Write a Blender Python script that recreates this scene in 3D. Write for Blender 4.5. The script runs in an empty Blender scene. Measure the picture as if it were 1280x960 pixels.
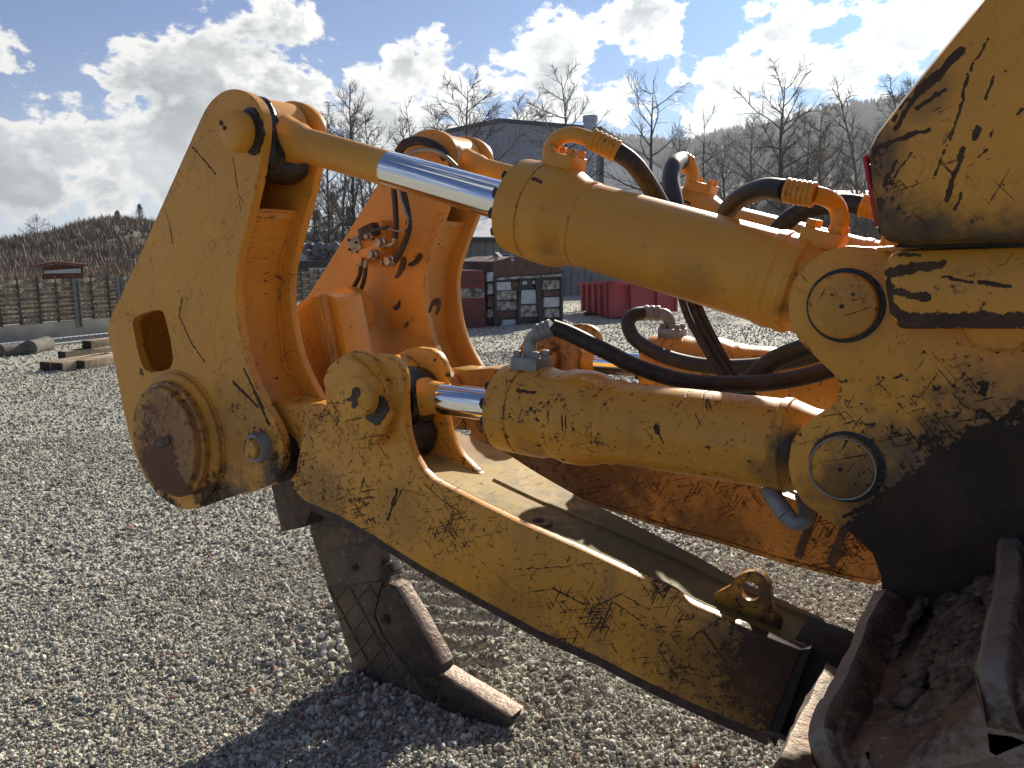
import bpy, bmesh, math, random
import numpy as np
from mathutils import Vector, Matrix, noise as mnoise
random.seed(7)
rng = np.random.default_rng(7)
S = bpy.context.scene
COL = S.collection
PI = math.pi
USE_HAZE = True

# ---------------------------------------------------------------- camera
F_PX, EYE, YAW = 960.0, 1.64, math.radians(34.5)
PITCH = math.atan((480 - 318) / F_PX)
cd = bpy.data.cameras.new("camera"); cam = bpy.data.objects.new("camera", cd); COL.objects.link(cam)
cam.location = (0, 0, EYE)
cam.rotation_euler = (PI / 2 - PITCH, 0, YAW)
cd.sensor_width = 36; cd.lens = 36 * F_PX / 1280; cd.clip_start = .05; cd.clip_end = 6000
S.camera = cam
_R = Vector((math.cos(YAW), math.sin(YAW), 0))
_F = Vector((-math.sin(YAW) * math.cos(PITCH), math.cos(YAW) * math.cos(PITCH), -math.sin(PITCH)))
_U = _R.cross(_F)
def ray(x, y): return (_F + _R * ((x - 640) / F_PX) + _U * ((480 - y) / F_PX))
def un(x, y, Y):                       # point of the real vertical plane at distance Y that the photograph shows there
    d = ray(x, y); t = Y / d.y; return Vector((d.x * t, Y, EYE + d.z * t))
def gr(x, y, z=0.0):                   # point of the ground
    d = ray(x, y); t = (z - EYE) / d.z; return Vector((d.x * t, d.y * t, z))
def xz(pts, Y): return [(un(x, y, Y).x, un(x, y, Y).z) for x, y in pts]

# ---------------------------------------------------------------- sun, sky
SUN_AZ, SUN_EL = math.radians(-10), math.radians(26)       # azimuth from +Y towards +X
sdir = Vector((math.sin(SUN_AZ) * math.cos(SUN_EL), math.cos(SUN_AZ) * math.cos(SUN_EL), math.sin(SUN_EL)))
sl = bpy.data.lights.new("sun", 'SUN'); sl.energy = 5.0; sl.angle = math.radians(.5); sl.color = (1, .925, .77)
so = bpy.data.objects.new("sun", sl); COL.objects.link(so); so.rotation_euler = sdir.to_track_quat('Z', 'Y').to_euler()
S.view_settings.view_transform = 'Standard'; S.view_settings.look = 'None'
S.view_settings.exposure = 0.84; S.view_settings.gamma = 1

W = bpy.data.worlds.new("World"); S.world = W; W.use_nodes = True
class NT:
    def __init__(s, t): s.t = t; s.n = t.nodes; s.l = t.links
    def new(s, ty, **k):
        n = s.n.new(ty)
        for a, b in k.items(): setattr(n, a, b)
        return n
    def put(s, sock, v):
        if hasattr(v, 'links') or isinstance(v, bpy.types.NodeSocket): s.l.new(v, sock)
        elif v is not None: sock.default_value = v
    def math(s, op, a, b=None, c=None, clamp=False):
        n = s.new('ShaderNodeMath', operation=op, use_clamp=clamp)
        s.put(n.inputs[0], a)
        if b is not None: s.put(n.inputs[1], b)
        if c is not None: s.put(n.inputs[2], c)
        return n.outputs[0]
    def vec(s, op, a, b=None, scale=None):
        n = s.new('ShaderNodeVectorMath', operation=op)
        s.put(n.inputs[0], a)
        if b is not None: s.put(n.inputs[1], b)
        if scale is not None: s.put(n.inputs['Scale'], scale)
        return n.outputs['Value'] if op in ('DOT_PRODUCT', 'LENGTH', 'DISTANCE') else n.outputs[0]
    def noise(s, v, scale, detail=4, rough=.55, dist=0.0, out=0):
        n = s.new('ShaderNodeTexNoise'); s.put(n.inputs['Vector'], v)
        n.inputs['Scale'].default_value = scale; n.inputs['Detail'].default_value = detail
        n.inputs['Roughness'].default_value = rough; n.inputs['Distortion'].default_value = dist
        return n.outputs[out]
    def step(s, v, a, b, smooth=True):
        n = s.new('ShaderNodeMapRange'); n.interpolation_type = 'SMOOTHSTEP' if smooth else 'LINEAR'
        s.put(n.inputs[0], v); n.inputs[1].default_value = a; n.inputs[2].default_value = b
        return n.outputs[0]
    def mix(s, f, a, b):
        n = s.new('ShaderNodeMix', data_type='RGBA')
        s.put(n.inputs[0], f)
        for i, v in ((6, a), (7, b)):
            if isinstance(v, tuple): n.inputs[i].default_value = v + (1,) * (4 - len(v))
            else: s.put(n.inputs[i], v)
        return n.outputs[2]
    def mapping(s, v, rot=(0, 0, 0), sc=(1, 1, 1), loc=(0, 0, 0)):
        n = s.new('ShaderNodeMapping'); s.put(n.inputs[0], v)
        n.inputs['Location'].default_value = loc; n.inputs['Rotation'].default_value = rot; n.inputs['Scale'].default_value = sc
        return n.outputs[0]
    def val(s, v):
        n = s.new('ShaderNodeValue'); n.outputs[0].default_value = v; return n.outputs[0]

def build_sky():
    t = NT(W.node_tree); t.n.clear()
    out = t.new('ShaderNodeOutputWorld'); bg = t.new('ShaderNodeBackground')
    t.l.new(bg.outputs[0], out.inputs[0])
    sky = t.new('ShaderNodeTexSky', sky_type='NISHITA')
    sky.sun_disc = False; sky.sun_elevation = SUN_EL; sky.sun_rotation = SUN_AZ
    sky.air_density = 1.0; sky.dust_density = .6; sky.ozone_density = 2.2
    D = t.new('ShaderNodeTexCoord').outputs['Generated']
    D = t.vec('NORMALIZE', D)
    # cloud layer: noise in direction space, steered by where the big clouds stand
    # project on a dome so clouds flatten towards the horizon
    w = t.noise(D, 3.2, 3, .5, out=1)
    Dw = t.vec('ADD', D, t.vec('SCALE', t.vec('SUBTRACT', w, (.5, .5, .5)), scale=.07))
    Ds = t.mapping(Dw, sc=(1, 1, 1.5))
    n1 = t.noise(Ds, 6.5, 9, .58)
    n2 = t.noise(Ds, 17, 7, .6)
    dens = t.math('ADD', t.math('MULTIPLY', n1, .62), t.math('MULTIPLY', n2, .38))
    blobs = [  # px, py, radius(px), amount
        (225, 95, 88, 1), (300, 92, 66, .9), (375, 105, 62, .9), (440, 130, 62, .9), (480, 165, 55, .8), (180, 75, 50, .8), (540, 180, 60, .7),
        (130, 182, 50, .9), (195, 178, 54, .95), (78, 188, 34, .7), (50, 240, 52, .8), (135, 240, 44, .8), (225, 228, 50, .85), (15, 265, 50, .7), (100, 268, 50, .6), (250, 262, 60, .7), (-8, 175, 24, .6),
        (58, 66, 40, .62), (25, 72, 30, .55), (98, 128, 24, .6), (62, 112, 18, .55), (115, 45, 22, .4),
        (530, 72, 50, .9), (600, 62, 52, .85), (655, 48, 56, .95), (695, 60, 44, .9), (600, 115, 52, .85), (545, 120, 50, .7), (660, 105, 44, .8), (650, 165, 55, .7), (590, 165, 50, .7),
        (800, 22, 46, .9), (818, 62, 46, .9), (790, 105, 44, .8), (840, 100, 36, .7), (760, 150, 44, .7), (830, 150, 46, .8),
        (905, 72, 46, .95), (960, 30, 60, .9), (1010, 75, 80, 1), (1100, 60, 95, 1), (1190, 20, 80, 1), (1050, 140, 80, 1), (960, 150, 62, .9), (900, 170, 50, .85), (1130, 150, 90, 1), (1250, 120, 140, 1), (1400, 60, 200, .9), (1600, 120, 200, .8),
        (-300, 150, 90, .7), (500, -220, 120, .6), (900, -160, 120, .7), (200, -300, 160, .6), (1300, -300, 160, .7),
    ]
    stretch = (1, 1, 1.25); Dz = t.vec('MULTIPLY', Dw, stretch)
    acc = None
    for px, py, r, a in blobs:
        d = ray(px, py).normalized(); d = Vector((d.x, d.y, d.z * 1.25))
        q = t.math('MULTIPLY', t.vec('DISTANCE', Dz, tuple(d)), 1050.0 / r)
        g = t.math('MULTIPLY', t.math('SUBTRACT', 1.72, q), a)
        acc = g if acc is None else t.math('SMOOTH_MAX', acc, g, .22)
    # away from the clouds listed: scattered cumulus from the noise alone
    back = t.math('SUBTRACT', t.math('MULTIPLY', t.noise(D, 2.2, 3, .5), 3.4), 1.9)
    cosv = t.vec('DOT_PRODUCT', D, tuple(_F))
    acc = t.math('MAXIMUM', t.math('MAXIMUM', acc, -.9), t.math('SUBTRACT', back, t.math('MULTIPLY', t.step(cosv, .55, .72), 2.2)))
    acc = t.math('MINIMUM', acc, 1.1)
    dens = t.math('ADD', t.math('ADD', .42, t.math('MULTIPLY', t.math('SUBTRACT', dens, .5), 1.7)), t.math('MULTIPLY', acc, .17))
    al = t.step(dens, .495, .56)
    thick = t.step(dens, .545, .70)
    # fine self-shading of the clouds
    Do = t.vec('ADD', Dw, tuple(sdir * .022 + Vector((0, 0, .016))))
    nb = t.noise(t.mapping(Do, sc=(1, 1, 1.5)), 6.5, 9, .58)
    nb2 = t.noise(t.mapping(Do, sc=(1, 1, 1.5)), 17, 7, .6)
    relief = t.math('ADD', t.math('MULTIPLY', t.math('SUBTRACT', nb, n1), 2.6), t.math('MULTIPLY', t.math('SUBTRACT', nb2, n2), 1.3))
    sh = t.math('ADD', t.math('MULTIPLY', thick, .95), relief, clamp=True)
    cosd = t.vec('DOT_PRODUCT', D, tuple(sdir))
    fwd = t.math('POWER', t.math('MAXIMUM', cosd, 0.0), 9.0)
    bright = t.math('ADD', 7.6, t.math('MULTIPLY', fwd, 5.5))
    dark = t.math('ADD', 2.0, t.math('MULTIPLY', fwd, 3.6))
    lum = t.math('ADD', t.math('MULTIPLY', bright, t.math('SUBTRACT', 1.0, sh)), t.math('MULTIPLY', dark, sh))
    tint = t.mix(sh, (1.0, .99, .95), (.83, .94, 1.0))
    cl = t.vec('SCALE', tint, scale=lum)
    skyc = t.mix(1.0, sky.outputs[0], sky.outputs[0])
    skyc = t.vec('MULTIPLY', sky.outputs[0], (.11, .34, .66))
    sp0 = t.new('ShaderNodeSeparateXYZ'); t.l.new(D, sp0.inputs[0])
    skyc = t.mix(t.step(sp0.outputs[2], .16, .0), skyc, (4.2, 5.1, 6.0))
    col = t.mix(al, skyc, cl)
    # below the horizon: plain ground tone
    sep = t.new('ShaderNodeSeparateXYZ'); t.l.new(D, sep.inputs[0])
    col = t.mix(t.step(sep.outputs[2], -.02, -.0), (1.1, 1.0, .9), col)
    t.l.new(col, bg.inputs[0]); bg.inputs[1].default_value = .066
build_sky()

# ---------------------------------------------------------------- materials
def mat(name):
    m = bpy.data.materials.new(name); m.use_nodes = True
    t = NT(m.node_tree); b = m.node_tree.nodes['Principled BSDF']
    return m, t, b
def pos(t): return t.new('ShaderNodeNewGeometry').outputs['Position']
def opos(t): return t.new('ShaderNodeTexCoord').outputs['Object']
def bump(t, b, h, strength=.3, dist=.01):
    n = t.new('ShaderNodeBump'); n.inputs['Strength'].default_value = strength; n.inputs['Distance'].default_value = dist
    t.put(n.inputs['Height'], h); t.l.new(n.outputs[0], b.inputs['Normal'])

def seg_group():
    g = bpy.data.node_groups.new('mark', 'ShaderNodeTree')
    for nm, ty in (('P', 'NodeSocketVector'), ('A', 'NodeSocketVector'), ('BA', 'NodeSocketVector'), ('inv', 'NodeSocketFloat'), ('w', 'NodeSocketFloat')):
        g.interface.new_socket(nm, in_out='INPUT', socket_type=ty)
    g.interface.new_socket('m', in_out='OUTPUT', socket_type='NodeSocketFloat')
    t = NT(g); i = t.new('NodeGroupInput').outputs; o = t.new('NodeGroupOutput')
    pa = t.vec('SUBTRACT', i[0], i[1])
    h = t.math('MULTIPLY', t.vec('DOT_PRODUCT', pa, i[2]), i[3], clamp=True)
    d = t.vec('LENGTH', t.vec('SUBTRACT', pa, t.vec('SCALE', i[2], scale=h)))
    q = t.math('DIVIDE', d, i[4])
    t.l.new(t.math('SUBTRACT', 1.0, q, clamp=True), o.inputs[0])
    return g
SEG = seg_group()

def paint(name, wear=0.0, scr=0.0, marks=(), blobs=(), grime=.3, flatm=False, dirt=(), base=(.76, .335, .034), rust=(.040, .022, .014), fade=.5, hs=30, rough=.22):
    """yellow machine paint; chips, scratches, worn places (blobs: centre, radius, amount) and single marks (A, B, width)."""
    m, t, b = mat(name); P = pos(t)
    wob = t.vec('SCALE', t.vec('SUBTRACT', t.noise(P, 60, 3, .6, out=1), (.5, .5, .5)), scale=.012)
    Pw = t.vec('ADD', P, wob)
    n = t.math('ADD', t.math('MULTIPLY', t.noise(P, hs, 7, .66), .55), t.math('MULTIPLY', t.noise(P, hs * 3.1, 5, .6), .45))
    n = t.math('ADD', .5, t.math('MULTIPLY', t.math('SUBTRACT', n, .5), 1.35))
    Pm = t.vec('MULTIPLY', Pw, (1, 0, 1)) if flatm else Pw
    v = t.math('ADD', n, wear)
    for c, r, a in blobs:
        d = t.vec('DISTANCE', Pw, tuple(c))
        g = t.math('MULTIPLY', t.step(d, r, r * .25), a)
        v = t.math('ADD', v, g)
    # edges of plates lose their paint first
    bv = t.new('ShaderNodeBevel', samples=3); bv.inputs[0].default_value = .012
    gn = t.new('ShaderNodeNewGeometry').outputs['Normal']
    edge = t.math('SUBTRACT', 1.0, t.vec('DOT_PRODUCT', bv.outputs[0], gn), clamp=True)
    v = t.math('ADD', v, t.math('MULTIPLY', t.math('MINIMUM', edge, .3), .42))
    chip = t.step(v, .655, .675)
    # scratches in three directions
    big = t.noise(P, 5.5, 4, .6)
    for k, (rot, off) in enumerate((((0, .35, 0), 0), ((0, -.85, 0), 5), ((0, 1.15, 0), 9))):
        q = t.mapping(t.mapping(P, rot=rot), sc=(13, 13, 230), loc=(off, off, 0))
        s_ = t.noise(q, 1.0, 3, .55, .4)
        q2 = t.math('ADD', s_, t.math('MULTIPLY', t.math('SUBTRACT', big, .5), .55))
        q2 = t.math('ADD', q2, t.math('MULTIPLY', t.math('SUBTRACT', v, .5), .25))
        chip = t.math('MAXIMUM', chip, t.step(q2, .735 - scr, .765 - scr))
    for A, B, wd in marks:
        gnode = t.new('ShaderNodeGroup', node_tree=SEG)
        A = Vector(A); B = Vector(B)
        if flatm: A.y = 0; B.y = 0
        BA = B - A
        t.l.new(Pm, gnode.inputs[0]); gnode.inputs[1].default_value = A; gnode.inputs[2].default_value = BA
        gnode.inputs[3].default_value = 1 / max(BA.length_squared, 1e-6); gnode.inputs[4].default_value = wd * 1.8
        mk = t.math('ADD', gnode.outputs[0], t.math('MULTIPLY', t.math('SUBTRACT', n, .5), 1.2))
        chip = t.math('MAXIMUM', chip, t.step(mk, .42, .52))
    # paint tone
    f1 = t.noise(P, 2.3, 4, .6)
    c1 = t.mix(t.step(f1, .3, .7), tuple(x * .90 for x in base), tuple(x * 1.06 for x in base))
    c1 = t.mix(t.math('MULTIPLY', t.step(t.noise(P, 7, 5, .65), .45, .75), fade * .28), c1, (.58, .34, .09))
    # rain streaks and settled grime
    g1 = t.noise(t.mapping(P, sc=(14, 14, 2.2)), 1.0, 5, .65)
    c1 = t.mix(t.math('MULTIPLY', t.step(g1, .48, .8), grime), c1, (.16, .115, .06))
    g2 = t.noise(P, 160, 3, .6)
    c1 = t.mix(t.math('MULTIPLY', t.step(g2, .60, .72), .35 * grime + .06), c1, (.2, .13, .06))
    r1 = t.mix(t.noise(P, 45, 4, .6), rust, tuple(x * 2.1 for x in rust))
    r1 = t.mix(t.math('MULTIPLY', t.step(t.noise(P, 7, 7, .72), .46, .66), .85), r1, (rust[0] * 2.9, rust[1] * 2.5, rust[2] * 2.0))
    halo = t.step(t.math('ADD', v, t.math('MULTIPLY', t.math('SUBTRACT', t.noise(P, 15, 5, .65), .5), .25)), .56, .72)
    c1 = t.mix(t.math('MULTIPLY', halo, .55), c1, (.22, .095, .03))
    for bc, br_, ba, col_ in dirt:
        dd = t.vec('DISTANCE', Pw, tuple(bc))
        gg = t.math('MULTIPLY', t.step(t.math('ADD', dd, t.math('MULTIPLY', t.math('SUBTRACT', t.noise(P, 20, 5, .65), .5), br_ * 1.1)), br_, br_ * .35), ba)
        c1 = t.mix(gg, c1, col_)
    c = t.mix(chip, c1, r1)
    t.l.new(c, b.inputs['Base Color'])
    t.put(b.inputs['Roughness'], t.math('ADD', rough, t.math('ADD', t.math('MULTIPLY', chip, .28), t.math('MULTIPLY', t.noise(P, 9, 5, .65), .34))))
    t.put(b.inputs['Specular IOR Level'], t.math('SUBTRACT', .45, t.math('MULTIPLY', chip, .28)))
    h = t.math('SUBTRACT', t.math('MULTIPLY', t.noise(P, 22, 2, .5), .35), t.math('MULTIPLY', chip, .5))
    h = t.math('ADD', h, t.math('MULTIPLY', g2, .12))
    bump(t, b, h, .5, .0022)
    return m

def simple(name, col, rough=.6, metal=0.0, var=.3, scale=20, bmp=.2, bd=.003, col2=None, spec=.5):
    m, t, b = mat(name); P = opos(t)
    n = t.noise(P, scale, 5, .6)
    c2 = col2 or tuple(x * (1 - var) for x in col)
    t.l.new(t.mix(t.step(n, .35, .65), col, c2), b.inputs['Base Color'])
    t.put(b.inputs['Roughness'], t.math('ADD', rough - .08, t.math('MULTIPLY', n, .16)))
    b.inputs['Metallic'].default_value = metal; b.inputs['Specular IOR Level'].default_value = spec
    if bmp: bump(t, b, t.noise(P, scale * 2.5, 4, .6), bmp, bd)
    return m

M = {}
M['rubber'] = simple('rubber', (.012, .012, .012), .55, 0, .4, 60, .25, .001, col2=(.04, .033, .027))
M['rubber_dusty'] = simple('rubber_dusty', (.045, .038, .03), .65, 0, .4, 40, .25, .001, col2=(.02, .018, .016))
M['steel'] = simple('steel', (.38, .37, .35), .42, .8, .4, 70, .2, .001)
M['zinc'] = simple('zinc', (.30, .30, .29), .5, .4, .25, 20, .1, .001)
M['grease'] = simple('grease', (.006, .007, .006), .28, 0, .5, 50, .6, .006, spec=.6)
M['black'] = simple('black', (.012, .011, .010), .6, 0, .3, 30, .2, .002)
M['dark_gap'] = simple('dark_gap', (.02, .016, .012), .8, 0, .3, 30, .2, .002)  # near-black that puts the shade of gaps and recesses into the colour
M['red_lens'] = simple('red_lens', (.55, .01, .02), .2, 0, .1, 80, .0)
M['worn_rust'] = simple('worn_rust', (.09, .055, .045), .55, .25, .5, 26, .5, .003, col2=(.035, .022, .018))
def chrome():
    m, t, b = mat('chrome'); P = pos(t)
    b.inputs['Base Color'].default_value = (.86, .87, .88, 1); b.inputs['Metallic'].default_value = 1
    n = t.noise(P, 55, 5, .7)
    sc = t.noise(t.mapping(P, sc=(6, 60, 60)), 1, 4, .6)
    t.put(b.inputs['Roughness'], t.math('ADD', .085, t.math('MULTIPLY', t.step(n, .55, .8), .16)))
    bump(t, b, sc, .012, .0004)
    return m
M['chrome'] = chrome()
def worn_steel(name, c1, c2, c3, sc=1.0, edge=None):
    m, t, b = mat(name); P = pos(t)
    a = t.noise(P, 9 * sc, 6, .65); d = t.noise(P, 38 * sc, 5, .6)
    c = t.mix(t.step(a, .4, .62), c1, c2); c = t.mix(t.step(d, .54, .68), c, c3)
    t.l.new(c, b.inputs['Base Color'])
    b.inputs['Metallic'].default_value = .35
    t.put(b.inputs['Roughness'], t.math('ADD', .36, t.math('MULTIPLY', d, .4)))
    if edge:
        pt = t.new('ShaderNodeNewGeometry').outputs['Pointiness']
        c = t.mix(t.step(t.math('ADD', pt, t.math('MULTIPLY', t.math('SUBTRACT', d, .5), .10)), .515, .575), c, edge)
        t.l.new(c, b.inputs['Base Color'])
    bump(t, b, t.math('ADD', a, t.math('MULTIPLY', d, .7)), .8, .008)
    return m
M['shank'] = worn_steel('shank_steel', (.125, .09, .068), (.065, .05, .04), (.21, .155, .115))
M['shank_cast'] = worn_steel('shank_cast', (.08, .058, .046), (.045, .034, .028), (.14, .10, .075))
M['tip'] = worn_steel('tip_steel_sunlit', (.38, .29, .23), (.24, .16, .12), (.46, .39, .33), 1.6)  # paler than the castings: the sunlit faces' brightness is in the colour
M['track'] = worn_steel('track_steel', (.15, .078, .042), (.06, .034, .022), (.22, .145, .09), 2.4, (.27, .215, .165))
M['track_edge'] = worn_steel('track_edge', (.14, .12, .105), (.07, .05, .042), (.24, .2, .17), 1.5)
M['mud'] = worn_steel('mud', (.15, .105, .07), (.065, .045, .032), (.27, .22, .16), 3.5)

# ---------------------------------------------------------------- mesh helpers
def link(name, me, m=None, parent=None, smooth=False, loc=None):
    o = bpy.data.objects.new(name, me); COL.objects.link(o)
    if m is not None and not me.materials: me.materials.append(m)
    if parent: o.parent = parent
    if loc is not None: o.location = loc
    if smooth:
        for p in me.polygons: p.use_smooth = True
    return o
def from_bm(name, bm, m, parent=None, smooth_angle=None, loc=None):
    bmesh.ops.recalc_face_normals(bm, faces=bm.faces)
    me = bpy.data.meshes.new(name); 
    if smooth_angle is not None:
        for f in bm.faces: f.smooth = True
        for e in bm.edges:
            if len(e.link_faces) == 2 and e.calc_face_angle(0) > smooth_angle: e.smooth = False
    bm.to_mesh(me); bm.free()
    return link(name, me, m, parent, loc=loc)
def plate_bm(bm, pts, y0, y1, bev=.003, holes=()):
    """prism of an XZ outline between two Y values; a hole is a second outline"""
    def loop(pp, y): return [bm.verts.new((x, y, z)) for x, z in pp]
    start = set(bm.faces)
    if holes:
        for y in (y0, y1):
            es = []
            for pp in (pts,) + tuple(holes):
                vs = [bm.verts.new((x, y, z)) for x, z in pp]
                es += [bm.edges.new((vs[i], vs[(i + 1) % len(vs)])) for i in range(len(vs))]
                if y == y0: bm.verts.index_update()
            r = bmesh.ops.triangle_fill(bm, use_beauty=True, use_dissolve=False, edges=es)
        # sides
        for pp in (pts,) + tuple(holes):
            for i in range(len(pp)):
                a, b_ = pp[i], pp[(i + 1) % len(pp)]
                q = [bm.verts.new((a[0], y0, a[1])), bm.verts.new((b_[0], y0, b_[1])), bm.verts.new((b_[0], y1, b_[1])), bm.verts.new((a[0], y1, a[1]))]
                bm.faces.new(q)
        bmesh.ops.remove_doubles(bm, verts=bm.verts, dist=1e-5)
    else:
        A = loop(pts, y0); B = loop(pts, y1); n = len(pts)
        fa = bm.faces.new(A); fb = bm.faces.new(B[::-1])
        for i in range(n): bm.faces.new((A[i], A[(i + 1) % n], B[(i + 1) % n], B[i]))
        bmesh.ops.recalc_face_normals(bm, faces=[f for f in bm.faces if f not in start])
        if bev > 0:
            es = [e for f in (fa, fb) for e in f.edges]
            bmesh.ops.bevel(bm, geom=es, offset=bev, segments=2, profile=.5, affect='EDGES')
    return bm
def plate(name, pts, y0, y1, m, parent, bev=.003, holes=(), loc=None):
    bm = bmesh.new(); plate_bm(bm, pts, y0, y1, bev, holes)
    return from_bm(name, bm, m, parent, .7, loc)
def smooth_poly(pts, it=2, closed=True, keep=()):
    """Chaikin corner cutting"""
    for _ in range(it):
        o = []
        n = len(pts)
        for i in range(n if closed else n - 1):
            a, b_ = pts[i], pts[(i + 1) % n]
            o.append((a[0] * .75 + b_[0] * .25, a[1] * .75 + b_[1] * .25)); o.append((a[0] * .25 + b_[0] * .75, a[1] * .25 + b_[1] * .75))
        if not closed: o = [pts[0]] + o + [pts[-1]]
        pts = o
    return pts
def basis(d):
    d = Vector(d).normalized(); a = Vector((0, 0, 1)) if abs(d.z) < .9 else Vector((1, 0, 0))
    u = d.cross(a).normalized(); return u, u.cross(d).normalized() * -1
def lathe_bm(bm, A, d, prof, seg=48, cap=True):
    """prof: (distance along d from A, radius)"""
    A = Vector(A); d = Vector(d).normalized(); u, v = basis(d); rings = []
    for s_, r in prof:
        rings.append([bm.verts.new(A + d * s_ + (u * math.cos(2 * PI * k / seg) + v * math.sin(2 * PI * k / seg)) * r) for k in range(seg)])
    for a, b_ in zip(rings, rings[1:]):
        for k in range(seg): bm.faces.new((a[k], a[(k + 1) % seg], b_[(k + 1) % seg], b_[k]))
    if cap:
        bm.faces.new(rings[0][::-1]); bm.faces.new(rings[-1])
    return bm
def lathe(name, A, d, prof, m, parent=None, seg=48, ang=.6):
    return from_bm(name, lathe_bm(bmesh.new(), A, d, prof, seg), m, parent, ang)
def catmull(P, n=10):
    P = [Vector(p) for p in P]; Q = [P[0] * 2 - P[1]] + P + [P[-1] * 2 - P[-2]]; out = []
    for i in range(1, len(Q) - 2):
        a, b_, c, d = Q[i - 1:i + 3]
        for k in range(n):
            t = k / n
            out.append(.5 * ((2 * b_) + (c - a) * t + (2 * a - 5 * b_ + 4 * c - d) * t * t + (3 * b_ - a - 3 * c + d) * t ** 3))
    out.append(P[-1]); return out
def tube_bm(bm, pts, rad, seg=14, cap=True):
    pts = [Vector(p) for p in pts]
    if not hasattr(rad, '__len__'): rad = [rad] * len(pts)
    d = (pts[1] - pts[0]).normalized(); u, v = basis(d); rings = []
    for i, p in enumerate(pts):
        nd = (pts[min(i + 1, len(pts) - 1)] - pts[max(i - 1, 0)])
        if nd.length < 1e-9: nd = d
        nd.normalize(); u = (u - nd * u.dot(nd)).normalized(); v = nd.cross(u); d = nd
        rings.append([bm.verts.new(p + (u * math.cos(2 * PI * k / seg) + v * math.sin(2 * PI * k / seg)) * rad[i]) for k in range(seg)])
    for a, b_ in zip(rings, rings[1:]):
        for k in range(seg): bm.faces.new((a[k], a[(k + 1) % seg], b_[(k + 1) % seg], b_[k]))
    if cap: bm.faces.new(rings[0][::-1]); bm.faces.new(rings[-1])
    return bm
def tube(name, P, r, m, parent=None, n=10, seg=14, raw=False):
    return from_bm(name, tube_bm(bmesh.new(), P if raw else catmull(P, n), r, seg), m, parent, .9)
def box_bm(bm, c, s, R=None, bev=0.0):
    r = bmesh.ops.create_cube(bm, size=1); vs = r['verts']
    for v in vs: v.co = Vector((v.co.x * s[0], v.co.y * s[1], v.co.z * s[2]))
    if bev > 0:
        es = list({e for v in vs for e in v.link_edges})
        rr = bmesh.ops.bevel(bm, geom=es, offset=bev, segments=2, profile=.5, affect='EDGES'); vs = list({v for f in rr['faces'] for v in f.verts} | set(v for v in vs if v.is_valid))
    if R is not None:
        for v in vs: v.co = R @ v.co
    for v in vs: v.co += Vector(c)
    return bm
def box(name, c, s, m, parent=None, R=None, bev=0.0, loc=None):
    return from_bm(name, box_bm(bmesh.new(), c, s, R, bev), m, parent, .6, loc)
def roty(a): return Matrix.Rotation(a, 3, 'Y')
def rotz(a): return Matrix.Rotation(a, 3, 'Z')
def empty(name, loc=(0, 0, 0), rz=0.0, parent=None):
    o = bpy.data.objects.new(name, None); COL.objects.link(o); o.location = loc; o.rotation_euler.z = rz; o.empty_display_size = .2
    if parent: o.parent = parent
    return o
def tag(o, label=None, cat=None, group=None, kind=None):
    for k, v in (('label', label), ('category', cat), ('group', group), ('kind', kind)):
        if v: o[k] = v
    return o
def kids(o): return [c for c in o.children]
def copy_tree(o, dy=0.0, parent=None, top=True):
    c = o.copy(); COL.objects.link(c)
    if parent is not None: c.parent = parent
    if top: c.location = Vector(o.location) + Vector((0, dy, 0))
    for ch in list(o.children): copy_tree(ch, 0, c, False)
    return c
# ---------------------------------------------------------------- ground
def print_mask(x, y):
    """grouser prints left by the crawler: strength and phase"""
    a = x * math.cos(YAW) + y * math.sin(YAW) + .03 * mnoise.noise((x * 4, y * 4, 5)); f = -x * math.sin(YAW) + y * math.cos(YAW)
    if not (-.72 < a < 0 and 2.7 < f < 5.4): return 0, 0
    m = min(1, (a + .72) / .15) * min(1, (-.02 - a) / .09) * min(1, (f - 2.7) / .15) * min(1, (5.4 - f) / .6)
    return max(0, m), (f - .05 * a + .015 * mnoise.noise((x * 5, y * 5, 9))) / .137
def ground_h(x, y):
    h = .012 * (mnoise.noise((x * .6, y * .6, 0)) + .5 * mnoise.noise((x * 1.7, y * 1.7, 3)))
    r = math.hypot(x + 1.8, y - 2.2)
    # churned gravel round the ripper point and the crawler prints behind it
    h += .05 * math.exp(-((x + 2.45) ** 2 + (y - 2.25) ** 2) / .09) + .035 * math.exp(-((x + 1.35) ** 2 + (y - 1.75) ** 2) / .06)
    h += .03 * math.exp(-((x + 1.2) ** 2 + (y - 2.35) ** 2) / .09)
    pr_ = print_mask(x, y)
    if pr_[0] > 0:
        q = abs(math.sin(pr_[1] * PI))
        h += pr_[0] * (.052 * q ** 1.6 - .032 + .004 * mnoise.noise((x * 14, y * 14, 1)) * q)
    if r < 3: h += .006 * mnoise.noise((x * 9, y * 9, 8))
    return h
def far_h(x, y):
    return 0.0
def axis_coords(lo, hi, step, grow, far):
    a = list(np.arange(lo, hi + 1e-6, step)); s_ = step
    r = [a[-1]]
    while r[-1] < far: s_ *= grow; r.append(r[-1] + s_)
    l = [a[0]]; s_ = step
    while l[-1] > -far: s_ *= grow; l.append(l[-1] - s_)
    return l[:0:-1] + a + r[1:]
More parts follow.
